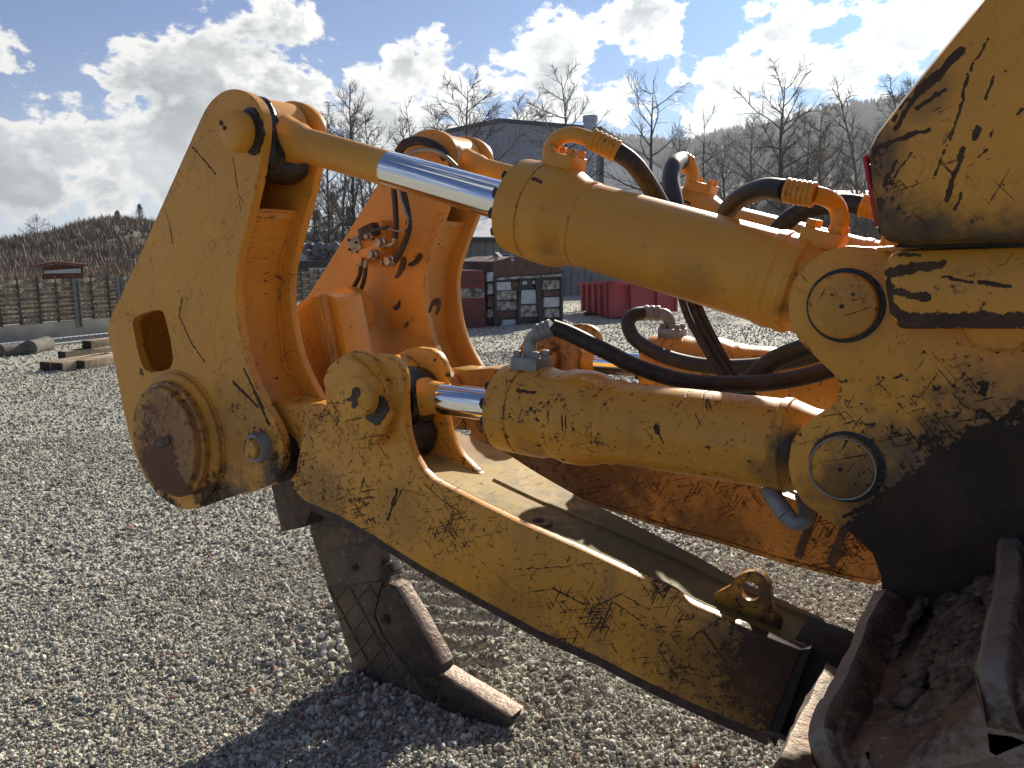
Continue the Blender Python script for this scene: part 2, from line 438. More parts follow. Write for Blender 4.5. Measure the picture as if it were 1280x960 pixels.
def build_ground():
    xs = axis_coords(-5.2, .3, .028, 1.16, 1500); ys = axis_coords(.6, 4.6, .028, 1.16, 1500)
    vs = []
    for y in ys:
        for x in xs:
            vs.append((x, y, ground_h(x, y) if abs(x) < 40 and abs(y) < 40 else 0.0))
    nx = len(xs); fs = [(j * nx + i, j * nx + i + 1, (j + 1) * nx + i + 1, (j + 1) * nx + i) for j in range(len(ys) - 1) for i in range(nx - 1)]
    me = bpy.data.meshes.new('ground'); me.from_pydata(vs, [], fs)
    m, t, b = mat('gravel_ground'); P = pos(t)
    dist = t.vec('LENGTH', P)
    cols = []; hts = []
    for sc in (75, 34):
        v = t.new('ShaderNodeTexVoronoi'); t.l.new(P, v.inputs['Vector']); v.inputs['Scale'].default_value = sc
        sp = t.new('ShaderNodeSeparateColor'); t.l.new(v.outputs['Color'], sp.inputs[0])
        cols.append(sp.outputs[0]); hts.append(v.outputs['Distance'])
    tone = t.math('ADD', t.math('MULTIPLY', cols[0], .6), t.math('MULTIPLY', cols[1], .4))
    c = t.mix(t.step(tone, .1, .9, False), t.mix(t.step(dist, 7, 22), (.12, .115, .09), (.30, .29, .235)), (.62, .60, .50))
    big = t.noise(P, .35, 5, .6)
    c = t.mix(t.step(big, .42, .66), c, (.36, .34, .295))
    far_patch = t.noise(t.mapping(P, sc=(.5, 1.6, 1)), .22, 4, .6)
    c = t.mix(t.math('MULTIPLY', t.step(far_patch, .56, .66), t.math('MULTIPLY', t.step(dist, 10, 14), .55)), c, (.10, .10, .095))  # random darker patches, only away from the near yard
    # grass and rough land beyond the yard
    far = t.step(dist, 45, 60)
    c = t.mix(far, c, t.mix(t.noise(P, .05, 4, .6), (.09, .10, .045), (.16, .13, .07)))
    t.l.new(c, b.inputs['Base Color']); b.inputs['Roughness'].default_value = .85
    b.inputs['Specular IOR Level'].default_value = .3
    hh = t.math('ADD', t.math('MULTIPLY', hts[0], -.5), t.math('MULTIPLY', hts[1], -1.0))
    bump(t, b, hh, 1.0, .014)
    o = link('ground', me, m, smooth=True); tag(o, kind='structure')
    return o
ground = build_ground()

def build_gravel():
    pts = []; scl = []
    def add(n, d0, d1, s0, s1, az0=-40, az1=42):
        a = np.radians(rng.uniform(az0, az1, n)); d = np.sqrt(rng.uniform(d0 * d0, d1 * d1, n))
        # camera looks along yaw 34.5 deg to the left of +Y
        th = a - YAW
        x = np.sin(th) * d; y = np.cos(th) * d
        s_ = s0 + (s1 - s0) * rng.power(2.2, n)[::-1] * rng.random(n) ** 1.3
        pts.append(np.stack([x, y], 1)); scl.append(s_)
    add(90000, 1.7, 4.2, .004, .0108)
    add(3800, 1.7, 4.2, .009, .017)
    add(60000, 4.2, 8.0, .007, .016)
    add(30000, 8.0, 13.0, .010, .021)
    add(22000, 12.0, 19.0, .011, .024)
    add(9000, 17.0, 27.0, .012, .026)
    # loose heaps by the ripper
    n = 2200; th = rng.uniform(0, 2 * PI, n); rr = np.abs(rng.normal(0, .38, n))
    hx = -1.95 + 1.3 * np.cos(th) * rr; hy = 2.1 + .7 * np.sin(th) * rr; ok_ = np.array([print_mask(a_, b_)[0] < .2 for a_, b_ in zip(hx, hy)])
    pts.append(np.stack([hx[ok_], hy[ok_]], 1)); scl.append(rng.uniform(.009, .019, n)[ok_])
    P = np.concatenate(pts); Sc = np.concatenate(scl)
    # keep crawler prints partly bare
    keep = np.ones(len(P), bool)
    for k, (x, y) in enumerate(P):
        m_, ph = print_mask(x, y)
        if m_ > .25 and abs(math.sin(ph * PI)) < .70 and rng.random() < .97: keep[k] = False
    P = P[keep]; Sc = Sc[keep]
    z = np.array([ground_h(x, y) for x, y in P]) + Sc * rng.uniform(-.1, .75, len(P))
    me = bpy.data.meshes.new('gravel'); me.vertices.add(len(P))
    me.vertices.foreach_set('co', np.column_stack([P, z]).astype(np.float32).ravel())
    at = me.attributes.new('size', 'FLOAT', 'POINT'); at.data.foreach_set('value', Sc.astype(np.float32))
    m, t, b = mat('gravel_stone')
    oi = t.new('ShaderNodeObjectInfo').outputs['Random']
    r = t.new('ShaderNodeValToRGB'); t.l.new(oi, r.inputs[0]); cr = r.color_ramp; cr.interpolation = 'CONSTANT'
    tones = [(0, (.26, .245, .19)), (.16, (.54, .515, .42)), (.34, (.66, .63, .52)), (.52, (.37, .355, .29)), (.66, (.68, .67, .57)), (.80, (.14, .135, .115)), (.87, (.78, .77, .69)), (.955, (.47, .37, .25)), (.988, (.38, .15, .09))]
    cr.elements[0].position = 0; cr.elements[0].color = tones[0][1] + (1,)
    cr.elements[1].position = tones[1][0]; cr.elements[1].color = tones[1][1] + (1,)
    for p_, c_ in tones[2:]:
        e = cr.elements.new(p_); e.color = c_ + (1,)
    n_ = t.noise(opos(t), 2.5, 3, .6)
    t.l.new(t.mix(t.math('MULTIPLY', n_, .5), r.outputs[0], (.22, .2, .17)), b.inputs['Base Color']); b.inputs['Roughness'].default_value = .8
    b.inputs['Specular IOR Level'].default_value = .3
    g = bpy.data.node_groups.new('stones', 'GeometryNodeTree')
    g.interface.new_socket('Geometry', in_out='INPUT', socket_type='NodeSocketGeometry'); g.interface.new_socket('Geometry', in_out='OUTPUT', socket_type='NodeSocketGeometry')
    T = NT(g); gi = T.new('NodeGroupInput'); go = T.new('NodeGroupOutput')
    join = T.new('GeometryNodeJoinGeometry')
    g2i = T.new('GeometryNodeGeometryToInstance')
    protos = []
    for k in range(4):
        ico = T.new('GeometryNodeMeshIcoSphere'); ico.inputs['Radius'].default_value = 1; ico.inputs['Subdivisions'].default_value = 2
        ps = T.new('GeometryNodeInputPosition')
        nz = T.new('ShaderNodeTexNoise'); nz.inputs['Scale'].default_value = .9; nz.inputs['Detail'].default_value = 1.5
        T.l.new(T.vec('ADD', ps.outputs[0], (k * 7.3, k * 3.1, 0)), nz.inputs['Vector'])
        off = T.vec('SCALE', T.vec('SUBTRACT', nz.outputs['Color'], (.5, .5, .5)), scale=1.5)
        sp = T.new('GeometryNodeSetPosition'); T.l.new(ico.outputs['Mesh'], sp.inputs['Geometry']); T.l.new(off, sp.inputs['Offset'])
        sm = T.new('GeometryNodeSetMaterial'); sm.inputs['Material'].default_value = m; T.l.new(sp.outputs[0], sm.inputs[0])
        gg = T.new('GeometryNodeGeometryToInstance'); T.l.new(sm.outputs[0], gg.inputs[0]); protos.append(gg)
    for p_ in protos: T.l.new(p_.outputs[0], join.inputs[0])
    m2p = T.new('GeometryNodeMeshToPoints'); T.l.new(gi.outputs[0], m2p.inputs[0])
    iop = T.new('GeometryNodeInstanceOnPoints'); T.l.new(m2p.outputs[0], iop.inputs['Points']); T.l.new(join.outputs[0], iop.inputs['Instance'])
    iop.inputs['Pick Instance'].default_value = True
    rv = T.new('FunctionNodeRandomValue', data_type='FLOAT_VECTOR'); rv.inputs[0].default_value = (0, 0, 0); rv.inputs[1].default_value = (6.28, 6.28, 6.28)
    T.l.new(rv.outputs[0], iop.inputs['Rotation'])
    rs = T.new('FunctionNodeRandomValue', data_type='FLOAT_VECTOR'); rs.inputs[0].default_value = (.75, .6, .5); rs.inputs[1].default_value = (1.3, 1.0, .85); rs.inputs['Seed'].default_value = 4
    na = T.new('GeometryNodeInputNamedAttribute', data_type='FLOAT'); na.inputs[0].default_value = 'size'
    T.l.new(T.vec('SCALE', rs.outputs[0], scale=na.outputs[0]), iop.inputs['Scale'])
    T.l.new(iop.outputs[0], go.inputs[0])
    o = link('gravel', me, m); md = o.modifiers.new('stones', 'NODES'); md.node_group = g
    tag(o, 'loose pale grey crushed stone covering the yard round the ripper', 'gravel', kind='stuff')
build_gravel()
# ---------------------------------------------------------------- the bulldozer's ripper
YO = 1.45          # outer faces of the near linkage
DY = .865           # near to far linkage
MID = YO + .115 + DY / 2
def V(px, py, Y): return un(px, py, Y)
def mk(a, b, w, Y=YO): return (V(*a, Y), V(*b, Y), w)
root = empty('bulldozer')
tag(root, 'scratched yellow bulldozer with its rear ripper, hydraulic cylinders and muddy track', 'bulldozer')

P_near = paint('paint_bracket', -.03, .025, marks=[
    mk((241, 184), (252, 196), .003), mk((252, 196), (269, 217), .003), mk((291, 195), (297, 235), .0025), mk((297, 235), (301, 265), .0015),
    mk((206, 260), (213, 285), .002), mk((213, 285), (216, 305), .003), mk((228, 372), (224, 395), .003), mk((224, 395), (240, 430), .003), mk((240, 430), (256, 452), .0025),
    mk((188, 322), (192, 335), .002), mk((250, 360), (254, 372), .002), mk((292, 478), (322, 508), .006), mk((305, 462), (330, 510), .005), mk((318, 490), (336, 530), .007)],
    blobs=[(V(205, 565, YO), .27, .10), (V(310, 520, YO), .16, .10), (V(270, 625, YO), .16, .24), (V(345, 580, YO), .15, .17), (V(205, 640, YO), .2, .16), (V(250, 520, YO), .1, .07), (V(176, 466, YO), .03, .25), (V(292, 168, YO), .012, .2)],
    grime=.22,
    dirt=[(V(285, 640, YO), .20, .95, (.05, .03, .02)), (V(345, 600, YO), .11, .9, (.04, .025, .018)), (V(200, 660, YO), .2, .9, (.06, .035, .022)), (V(300, 540, YO), .22, .4, (.12, .06, .025))])
P_cap = paint('paint_cap', .07, .09, rust=(.095, .045, .028), marks=[mk((190, 520), (215, 530), .005), mk((170, 545), (195, 560), .005)],
    blobs=[(V(205, 600, 1.38), .16, .28), (V(180, 520, 1.38), .10, .08), (V(215, 560, 1.38), .06, .08), (V(190, 570, 1.38), .12, .14)], grime=.6, hs=24, dirt=[(V(205, 560, 1.38), .30, .75, (.16, .075, .035)), (V(205, 640, 1.38), .22, .85, (.11, .052, .03))])
P_cyl = paint('paint_cylinder', -.045, -.03, blobs=[(V(700, 335, 1.5), .12, .02)], grime=.16, fade=.3, flatm=True, dirt=[(V(985, 395, YO), .06, .85, (.05, .035, .02)), (V(680, 325, YO), .06, .6, (.16, .09, .035)), (V(850, 370, YO), .10, .4, (.2, .11, .04)), (V(372, 215, YO), .05, .6, (.1, .06, .03))], marks=[mk((661, 222), (672, 227), .004, 1.46)])
P_cyl2 = paint('paint_low_cylinder', .02, .03, blobs=[(V(650, 520, 1.45), .16, .03), (V(700, 520, 1.45), .2, .02)], grime=.3, hs=36, flatm=True, dirt=[(V(990, 560, YO), .07, .95, (.02, .016, .012)), (V(990, 510, YO), .06, .9, (.03, .02, .014)), (V(660, 590, YO), .09, .7, (.12, .07, .03)), (V(960, 600, YO), .07, .6, (.1, .06, .03))],
    marks=[mk((639, 489), (661, 493), .004, 1.44), mk((822, 536), (829, 554), .002, 1.46), mk((819, 534), (823, 541), .006, 1.46), mk((687, 515), (688, 526), .002, 1.45), mk((704, 518), (705, 536), .002, 1.45), mk((709, 520), (710, 534), .002, 1.45)])
P_arm = paint('paint_arm', .022, .075, marks=[
    mk((497, 612), (490, 632), 0.0050), mk((490, 632), (485, 650), 0.0037), mk((503, 612), (488, 640), 0.0025), mk((500, 610), (530, 620), 0.0012), mk((530, 604), (548, 622), 0.0019), mk((548, 622), (574, 640), 0.0019),
    mk((642, 712), (712, 708), 0.0015), mk((600, 700), (650, 745), 0.0012), mk((740, 760), (782, 740), 0.0019), mk((750, 790), (765, 752), 0.0025), mk((765, 752), (800, 775), 0.0019),
    mk((780, 745), (812, 762), 0.0019), mk((810, 712), (828, 745), 0.0019), mk((860, 800), (905, 770), 0.0019), mk((690, 735), (730, 755), 0.0025), mk((880, 790), (930, 860), 0.0031), mk((900, 765), (940, 800), 0.0031),
    mk((445, 560), (470, 600), 0.0012)],
    blobs=[(V(975, 850, YO), .17, .16), (V(1000, 800, YO), .14, .17), (V(940, 870, YO), .22, .05), (V(420, 610, YO), .13, .055), (V(375, 575, YO), .10, .07), (V(470, 655, YO), .12, .05), (V(880, 830, YO), .25, .035), (V(480, 560, YO), .1, .02)], grime=.42, hs=42,
    dirt=[(V(1010, 850, YO), .30, .92, (.05, .03, .018)), (V(910, 860, YO), .22, .5, (.14, .07, .02)), (V(640, 790, YO), .16, .4, (.14, .07, .025)), (V(400, 620, YO), .14, .5, (.13, .065, .02)), (V(500, 640, YO), .12, .35, (.16, .08, .02))])
P_armtop = paint('paint_arm_top', -.03, -.01, dirt=[((-.62, 1.62, .93), .62, .85, (.135, .10, .022)), ((-.75, 1.75, .97), .35, .7, (.06, .065, .018)), ((-1.45, 1.75, 1.07), .25, .6, (.18, .10, .05))], base=(.44, .30, .085), grime=1.0, fade=1.0, rough=.55, rust=(.12, .09, .05), hs=60,  # olive spots: moss, also darkening the shaded tractor end
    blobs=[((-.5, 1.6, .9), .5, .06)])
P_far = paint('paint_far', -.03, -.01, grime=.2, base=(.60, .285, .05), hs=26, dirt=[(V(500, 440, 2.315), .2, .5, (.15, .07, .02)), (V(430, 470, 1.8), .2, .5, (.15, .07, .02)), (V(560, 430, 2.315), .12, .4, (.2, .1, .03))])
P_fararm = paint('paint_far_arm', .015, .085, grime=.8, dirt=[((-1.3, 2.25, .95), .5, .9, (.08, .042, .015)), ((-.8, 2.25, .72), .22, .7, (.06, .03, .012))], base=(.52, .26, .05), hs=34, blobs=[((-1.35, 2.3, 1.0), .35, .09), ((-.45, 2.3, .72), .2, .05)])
P_body = paint('paint_body', .0, .03, marks=[
    mk((1279, 506), (1245, 532), .008), mk((1245, 532), (1215, 570), .010), mk((1245, 532), (1215, 543), .004), mk((1228, 512), (1250, 530), .006), mk((1215, 570), (1195, 590), .014), mk((1279, 548), (1240, 562), .006), mk((1279, 570), (1235, 580), .008), mk((1232, 480), (1228, 492), .006),
    mk((1195, 590), (1140, 605), .006), mk((1140, 605), (1095, 620), .004), mk((1210, 597), (1150, 640), .008), mk((1055, 645), (1100, 628), .005), mk((1230, 545), (1262, 537), .004), mk((1115, 472), (1127, 470), .002), mk((1220, 415), (1230, 430), .004), mk((1230, 430), (1245, 437), .005)],
    blobs=[(V(1290, 700, YO), .27, .5), (V(1200, 720, YO), .21, .5), (V(1125, 730, YO), .14, .5), (V(1300, 620, YO), .16, .36), (V(1160, 665, YO), .13, .20), (V(1100, 680, YO), .10, .22), (V(1230, 610, YO), .13, .17), (V(1150, 560, YO), .22, .045), (V(1250, 540, YO), .15, .07)],
    grime=.25, rust=(.026, .018, .013), hs=34,
    dirt=[(V(1200, 640, YO), .26, .9, (.09, .05, .03)), (V(1280, 560, YO), .2, .6, (.14, .075, .035)), (V(1090, 650, YO), .16, .55, (.13, .07, .035)), (V(1070, 590, YO), .105, .5, (.10, .055, .02)), (V(1060, 390, YO), .09, .3, (.14, .08, .03))])
P_tank = paint('paint_tank', -.01, .02, marks=[
    mk((1200, 65), (1175, 90), 0.0072, 1.29), mk((1175, 90), (1140, 122), 0.0088, 1.29), mk((1140, 122), (1120, 158), 0.0060, 1.29), mk((1180, 112), (1145, 135), 0.0033, 1.29), mk((1160, 80), (1115, 150), 0.0066, 1.29),
    mk((1235, 45), (1209, 100), 0.0017, 1.29), mk((1209, 100), (1190, 170), 0.0022, 1.29), mk((1190, 170), (1168, 222), 0.0017, 1.29), mk((1242, 98), (1233, 122), 0.0022, 1.29), mk((1160, 162), (1110, 178), 0.0033, 1.29), mk((1110, 178), (1086, 190), 0.0055, 1.29),
    mk((1204, 185), (1198, 205), 0.0033, 1.29), mk((1198, 205), (1183, 250), 0.0033, 1.29), mk((1200, 243), (1194, 262), 0.0028, 1.29), mk((1222, 163), (1218, 172), 0.0055, 1.29), mk((1232, 188), (1222, 196), 0.0022, 1.29), mk((1240, 165), (1238, 177), 0.0017, 1.29), mk((1279, 136), (1270, 146), 0.0017, 1.29),
    mk((1120, 200), (1105, 232), 0.0033, 1.29), mk((1140, 190), (1118, 222), 0.0017, 1.29)],
    blobs=[(V(1110, 230, 1.29), .07, .12), (V(1092, 190, 1.29), .03, .2)], grime=.2, rust=(.045, .027, .018), hs=30,
    dirt=[(V(1100, 300, 1.29), .10, .9, (.05, .033, .02)), (V(1180, 312, 1.29), .07, .85, (.06, .04, .02)), (V(1240, 312, 1.29), .07, .85, (.06, .04, .02)), (V(1290, 312, 1.29), .08, .85, (.06, .04, .02)), (V(1095, 200, 1.29), .06, .8, (.06, .035, .03)), (V(1150, 110, 1.29), .06, .5, (.15, .08, .04))])
P_beam = paint('paint_beam', .0, .04, marks=[
    mk((1110, 342), (1175, 330), 0.0083, 1.36), mk((1170, 330), (1178, 328), 0.0060, 1.36), mk((1125, 318), (1148, 319), 0.0030, 1.36), mk((1120, 365), (1160, 372), 0.0060, 1.36), mk((1225, 352), (1262, 358), 0.0037, 1.36), mk((1178, 347), (1215, 352), 0.0023, 1.36),
    mk((1110, 350), (1112, 385), 0.0060, 1.36), mk((1112, 385), (1135, 400), 0.0105, 1.36), mk((1130, 402), (1280, 402), 0.0142, 1.36), mk((1150, 375), (1158, 366), 0.0023, 1.36)],
    grime=.2, rust=(.042, .027, .02), hs=34)

# ---- brackets (the tall clevis plates at the back)
out_px = [(320, 124), (327, 136), (330.5, 152), (329, 178), (324, 215), (315, 256), (306, 290), (299, 320), (295, 342), (294, 373), (298.5, 412), (307, 451), (318, 479), (332, 507), (346, 532),
          (353, 550), (355, 565), (353.5, 580), (346, 597), (332, 609), (304, 616), (276, 625), (247, 636), (226, 637), (203, 624), (182, 600), (166, 560), (158, 528), (154, 511), (143, 451), (136, 423), (134, 405), (153.6, 366), (175, 318), (196, 272),
          (245, 162), (254, 142), (263, 127), (277, 115), (292, 110.5), (307, 114)]
BR = smooth_poly(xz(out_px, YO), 2)
hole_px = [(165.5, 406), (167, 400), (174, 393), (197, 386.5), (203, 389), (206, 394), (215.6, 437), (216, 455), (210, 463), (184, 466), (176, 454), (169.6, 426)]
HOLE = smooth_poly(xz(hole_px, YO), 1)
def bracket():
    g = plate('ripper_bracket', BR, YO, YO + .028, P_near, root, 0, [HOLE])
    inner = plate('inner_plate', BR, YO + .205, YO + .233, P_near, g, .003)
    pw = xz([(300, 262), (282, 330), (281, 400), (287, 460), (310, 515)], YO)
    web = [(p[0], p[1]) for p in pw] + [(p[0] - .03, p[1]) for p in pw[::-1]]
    plate('web_plate', web, YO + .028, YO + .205, P_near, g, 0)
    # slanted ledge and closing plate behind the rod eye
    top = xz([(302, 262), (262, 268), (262, 262), (302, 257)], YO)
    plate('ledge', [pw[0], (pw[0][0] - .17, pw[0][1] + .005), (pw[0][0] - .17, pw[0][1] - .02), (pw[0][0], pw[0][1] - .022)], YO + .028, YO + .205, P_near, g, 0)
    lw = xz([(270, 135), (252, 165), (205, 275), (165, 362), (146, 405), (148, 425), (160, 480), (170, 520)], YO)
    lw2 = [(x + .028, z) for x, z in lw]
    plate('rear_plate', lw + lw2[::-1], YO + .028, YO + .205, P_near, g, 0)
    # big pivot cap at the foot
    c = V(205, 551, 1.39)
    cc = (c.x, c.z)
    lathe('flange_ring', (c.x + .012, YO + .002, c.z - .005), (0, -1, 0), [(0, .225), (.018, .225), (.024, .218), (.024, .19)], P_near, g, 72)
    capo = lathe('pivot_cap', (c.x, YO - .01, c.z), (0, -1, 0), [(0, .196), (.030, .196), (.034, .186), (.036, .182), (.052, .181), (.056, .176)], P_cap, g, 72)
    bm = bmesh.new(); box_bm(bm, V(205, 552, YO - .066), (.085, .012, .03), roty(math.radians(-18)), .006)
    from_bm('cap_slot', bm, M['worn_rust'], g, .6)
    # top pin
    p = V(287, 163, 1.40)
    lathe('hinge_pin', (p.x, YO + .24, p.z), (0, -1, 0), [(0, .056), (.28, .056), (.286, .053), (.288, .050)], P_cyl, g, 48)
    # link pin with grey collar
    q = V(315, 561, 1.41)
    lathe('link_pin', (q.x, YO + .02, q.z), (0, -1, 0), [(0, .046), (.052, .046), (.058, .043), (.058, .033), (.050, .031)], M['zinc'], g, 40)
    lathe('pin_core', (q.x, YO, q.z), (0, -1, 0), [(0, .032), (.048, .032), (.052, .028)], P_cap, g, 32)
    return g
br = bracket()
br2 = copy_tree(br, DY, root)
for ch in list(br2.children):        # the far cap faces away; it has its own cap on the far side
    if ch.name.startswith(('pivot_cap', 'flange_ring', 'cap_slot', 'link_pin', 'pin_core', 'hinge_pin')): bpy.data.objects.remove(ch)
PF = P_far
def reuse(o, m):
    o.data = o.data.copy(); o.data.materials.clear(); o.data.materials.append(m)
for o in [br2] + list(br2.children): reuse(o, PF)
_br2_copied = set(br2.children)
_c = V(205, 551, 1.39); _p = V(287, 163, 1.40)
lathe('pivot_cap', (_c.x, YO + .233 + DY, _c.z), (0, 1, 0), [(0, .196), (.03, .196), (.05, .18)], P_far, br2, 48)
lathe('hinge_pin', (_p.x, YO + DY - .012, _p.z), (0, 1, 0), [(0, .05), (.004, .056), (.29, .056)], P_far, br2, 48)
def grease_ring(name, cx, cz, y0, y1, r, parent, amp=.25, seed=0, a0=-180, a1=180, rin=0.0):
    """a lumpy smear of black grease round a pin, between two faces"""
    bm = bmesh.new(); n = 64; ny = 7; rings = []
    for j in range(ny + 1):
        y = y0 + (y1 - y0) * j / ny; ring = []
        for k in range(n):
            a = 2 * PI * k / n
            rr = r * (1 + amp * (mnoise.noise((math.cos(a) * 1.3, math.sin(a) * 1.3, seed + j * .3)) + .25 * mnoise.noise((math.cos(a) * 3, math.sin(a) * 3, seed + j * .6))))
            if j in (0, ny): rr *= .93
            ring.append(bm.verts.new((cx + rr * math.cos(a), y, cz + rr * math.sin(a))))
        rings.append(ring)
    for a_, b_ in zip(rings, rings[1:]):
        for k in range(n): bm.faces.new((a_[k], a_[(k + 1) % n], b_[(k + 1) % n], b_[k]))
    bm.faces.new(rings[0][::-1]); bm.faces.new(rings[-1])
    return from_bm(name, bm, M['grease'], parent, 1.0)
def grease_arc(name, cx, cz, y, r0, r1, a0, a1, parent, seed, th=.006):
    """a crescent of grease pressed out round a pin, on a plate facing the camera"""
    bm = bmesh.new(); n = 40; top = []; bot = []
    for k in range(n + 1):
        f = k / n; a = math.radians(a0 + (a1 - a0) * f)
        w = math.sin(PI * f) ** .5
        nz = mnoise.noise((f * 4, seed, 0)) * .5 + mnoise.noise((f * 13, seed, 4)) * .22
        rr = r0 + (r1 - r0) * w * (1 + nz)
        bot.append((cx + r0 * math.cos(a), cz + r0 * math.sin(a))); top.append((cx + rr * math.cos(a), cz + rr * math.sin(a)))
    pts = bot + top[::-1]
    plate_bm(bm, pts, y - th, y, 0)
    return from_bm(name, bm, M['grease'], parent, 1.0)
pA = V(295, 162, YO); pB = V(1055, 382, YO); pC = V(452, 496, YO); pD = V(1055, 583, YO)
tp = V(287, 163, 1.40)
grease_arc('grease', tp.x + .004, tp.z - .002, YO + .001, .050, .086, 88, -78, br, 3.3, .008)
grease_ring('grease', pA.x, pA.z - .004, YO + .0285, YO + .078, .104, br, .10, 2)
grease_ring('grease', pA.x + .035, pA.z - .05, YO + .0285, YO + .075, .088, br, .15, 7)
grease_ring('grease', pA.x + .03, pA.z - .085, YO + .035, YO + .19, .055, br, .2, 5)

# ---- hydraulic cylinders
def cylinder(A, B, YC, eye_r, rod_r, prof, t_rod0, t_chrome, t_head, paintm, eyew=.15, boss_dark=True):
    A = Vector((A.x, YC, A.z)); B = Vector((B.x, YC, B.z)); L = (B - A).length; d = (B - A).normalized()
    up = Vector((-d.z, 0, d.x)); up = up if up.z > 0 else -up
    o = lathe('hydraulic_cylinder', A, d, [(t * L, r) for t, r in prof], paintm, root, 96, .35)
    bm = bmesh.new(); lathe_bm(bm, (A.x, YC - eyew / 2, A.z), (0, 1, 0), [(0, eye_r - .006), (.006, eye_r), (eyew - .006, eye_r), (eyew, eye_r - .006)], 64)
    n0 = t_rod0 * L
    lathe_bm(bm, A + d * .02, d, [(0, eyew * .46), (eye_r * .55, eyew * .46), (eye_r * .95, eyew * .40), (eye_r * 1.2, rod_r * 1.25), (eye_r * 1.5, rod_r * 1.05), (t_chrome * L, rod_r), (t_chrome * L + .004, rod_r * .9)], 64)
    from_bm('rod_eye', bm, paintm, o, .5)
    lathe('piston_rod', A + d * (t_chrome * L - .004), d, [(0, rod_r * .9), (.008, rod_r * 1.0), ((t_head - t_chrome) * L + .03, rod_r)], M['chrome'], o, 96, .3)
    bm = bmesh.new(); lathe_bm(bm, (B.x, YC - eyew / 2, B.z), (0, 1, 0), [(0, .095), (eyew, .095)], 48)
    from_bm('base_eye', bm, paintm, o, .5)
    hr = prof[1][1] * .86
    u, v = Vector((0, 1, 0)), up
    for k in range(12):
        a = 2 * PI * (k + .5) / 12
        c = A + d * (t_head * L) + (u * math.cos(a) + v * math.sin(a)) * hr
        lathe('bolt', c + d * .002, -d, [(0, .0145), (.014, .0145), (.016, .012)], M['worn_rust'], o, 6, .3)
    return o, A, d, up, L
up_prof = [(.540, .05), (.5405, .104), (.544, .111), (.578, .1145), (.5805, .1145), (.582, .111), (.5835, .1145), (.586, .1155), (.612, .1155), (.622, .112), (.640, .0985), (.646, .0965), (.648, .098), (.654, .098), (.656, .0945), (.90, .0935), (.902, .0965), (.912, .0975), (.915, .095), (.925, .095), (.928, .0975), (.936, .0965), (.940, .090), (.962, .084), (.985, .080)]
lo_prof = [(.330, .045), (.3305, .100), (.335, .108), (.382, .1105), (.384, .1105), (.3865, .107), (.389, .1105), (.430, .111), (.455, .1055), (.470, .106), (.488, .1125), (.525, .1125), (.545, .108), (.565, .0985), (.572, .0965), (.576, .0985), (.584, .0985), (.588, .096), (.60, .0935), (.885, .0925), (.888, .096), (.900, .096), (.903, .093), (.915, .088), (.935, .080), (.97, .075)]
YC = YO + .115
uc, uA, ud, uu, uL = cylinder(pA, pB, YC, .100, .0465, up_prof, .05, .282, .5405, P_cyl)
lc, lA, ld, lu, lL = cylinder(pC, pD, YC - .012, .098, .042, lo_prof, .05, .150, .3305, P_cyl2, eyew=.115)
def port_block(cyl, A, d, up, L, t, r, Yoff=0.0, m=None, w=.085, keep=None):
    c = A + d * (t * L) + up * (r + .008) + Vector((0, Yoff, 0))
    R = Matrix((d, Vector((0, 1, 0)), up)).transposed()
    m = m or P_cyl
    bm = bmesh.new(); box_bm(bm, c, (.075, .075, .034), R, .004)
    o = from_bm('port_block', bm, m, cyl, .6)
    for sx, sy in ((-.026, -.022), (.026, -.022), (-.026, .022), (.026, .022)):
        lathe('bolt', c + d * sx + Vector((0, sy, 0)) + up * .017, up, [(0, .010), (.013, .010), (.015, .008)], m, cyl, 6, .3)
    return c + up * .017
ub = port_block(uc, uA, ud, uu, uL, .598, .1145)
lb = port_block(lc, lA, ld, lu, lL, .392, .110, m=M['zinc'])
ubr = port_block(uc, uA, ud, uu, uL, .945, .088, 0, P_cyl)
uc2 = copy_tree(uc, DY, root); lc2 = copy_tree(lc, DY, root)
grease_ring('grease', pC.x + .03, pC.z - .01, YO + .0285, YO + .066, .108, lc, .16, 9)
grease_ring('grease', pC.x + .08, pC.z - .12, YO + .0285, YO + .15, .062, lc, .3, 19)
bmg = grease_ring('grease', pC.x + .065, pC.z - .01, YO + .045, YO + .158, .085, lc, .18, 12)
grease_ring('grease', pC.x + .07, pC.z - .10, YO + .03, YO + .155, .06, lc, .3, 15)

# ---- hoses
def hose(pts, r, m=None, n=10, ferr=None, elbow=None, parent=root, name='hydraulic_hose'):
    """pts, ferr, elbow: (px, py, Y) on the plane the hose runs in"""
    P = [V(*p) for p in pts]
    o = tube(name, P, r, m or M['rubber'], parent, n, 18)
    if ferr:
        A, B, fr, fm, rib = V(*ferr[0]), V(*ferr[1]), ferr[2], ferr[3], ferr[4]
        L = (B - A).length; prof = []
        for k in range(rib):
            s0 = L * k / rib
            prof += [(s0, fr * .90), (s0 + L / rib * .25, fr), (s0 + L / rib * .7, fr), (s0 + L / rib * .9, fr * .9)]
        lathe('hose_ferrule', A, B - A, prof, fm, o, 32, .5)
    if elbow:
        tube('pipe_elbow', [V(*p) for p in elbow[0]], elbow[1], elbow[2], o, 10, 20)
    return o
# upper near, front port
hose([(768, 187, 1.6), (790, 203, 1.62), (808, 226, 1.66), (826, 256, 1.72), (850, 300, 1.78), (900, 360, 1.8)], .0205, None, 10,
     ferr=[(738, 173, 1.575), (773, 190, 1.60), .0245, P_cyl, 6],
     elbow=[[(688, 204, YC), (688, 187, YC), (696, 174, YC), (715, 168, YC), (741, 175, 1.578)], .0175, P_cyl])
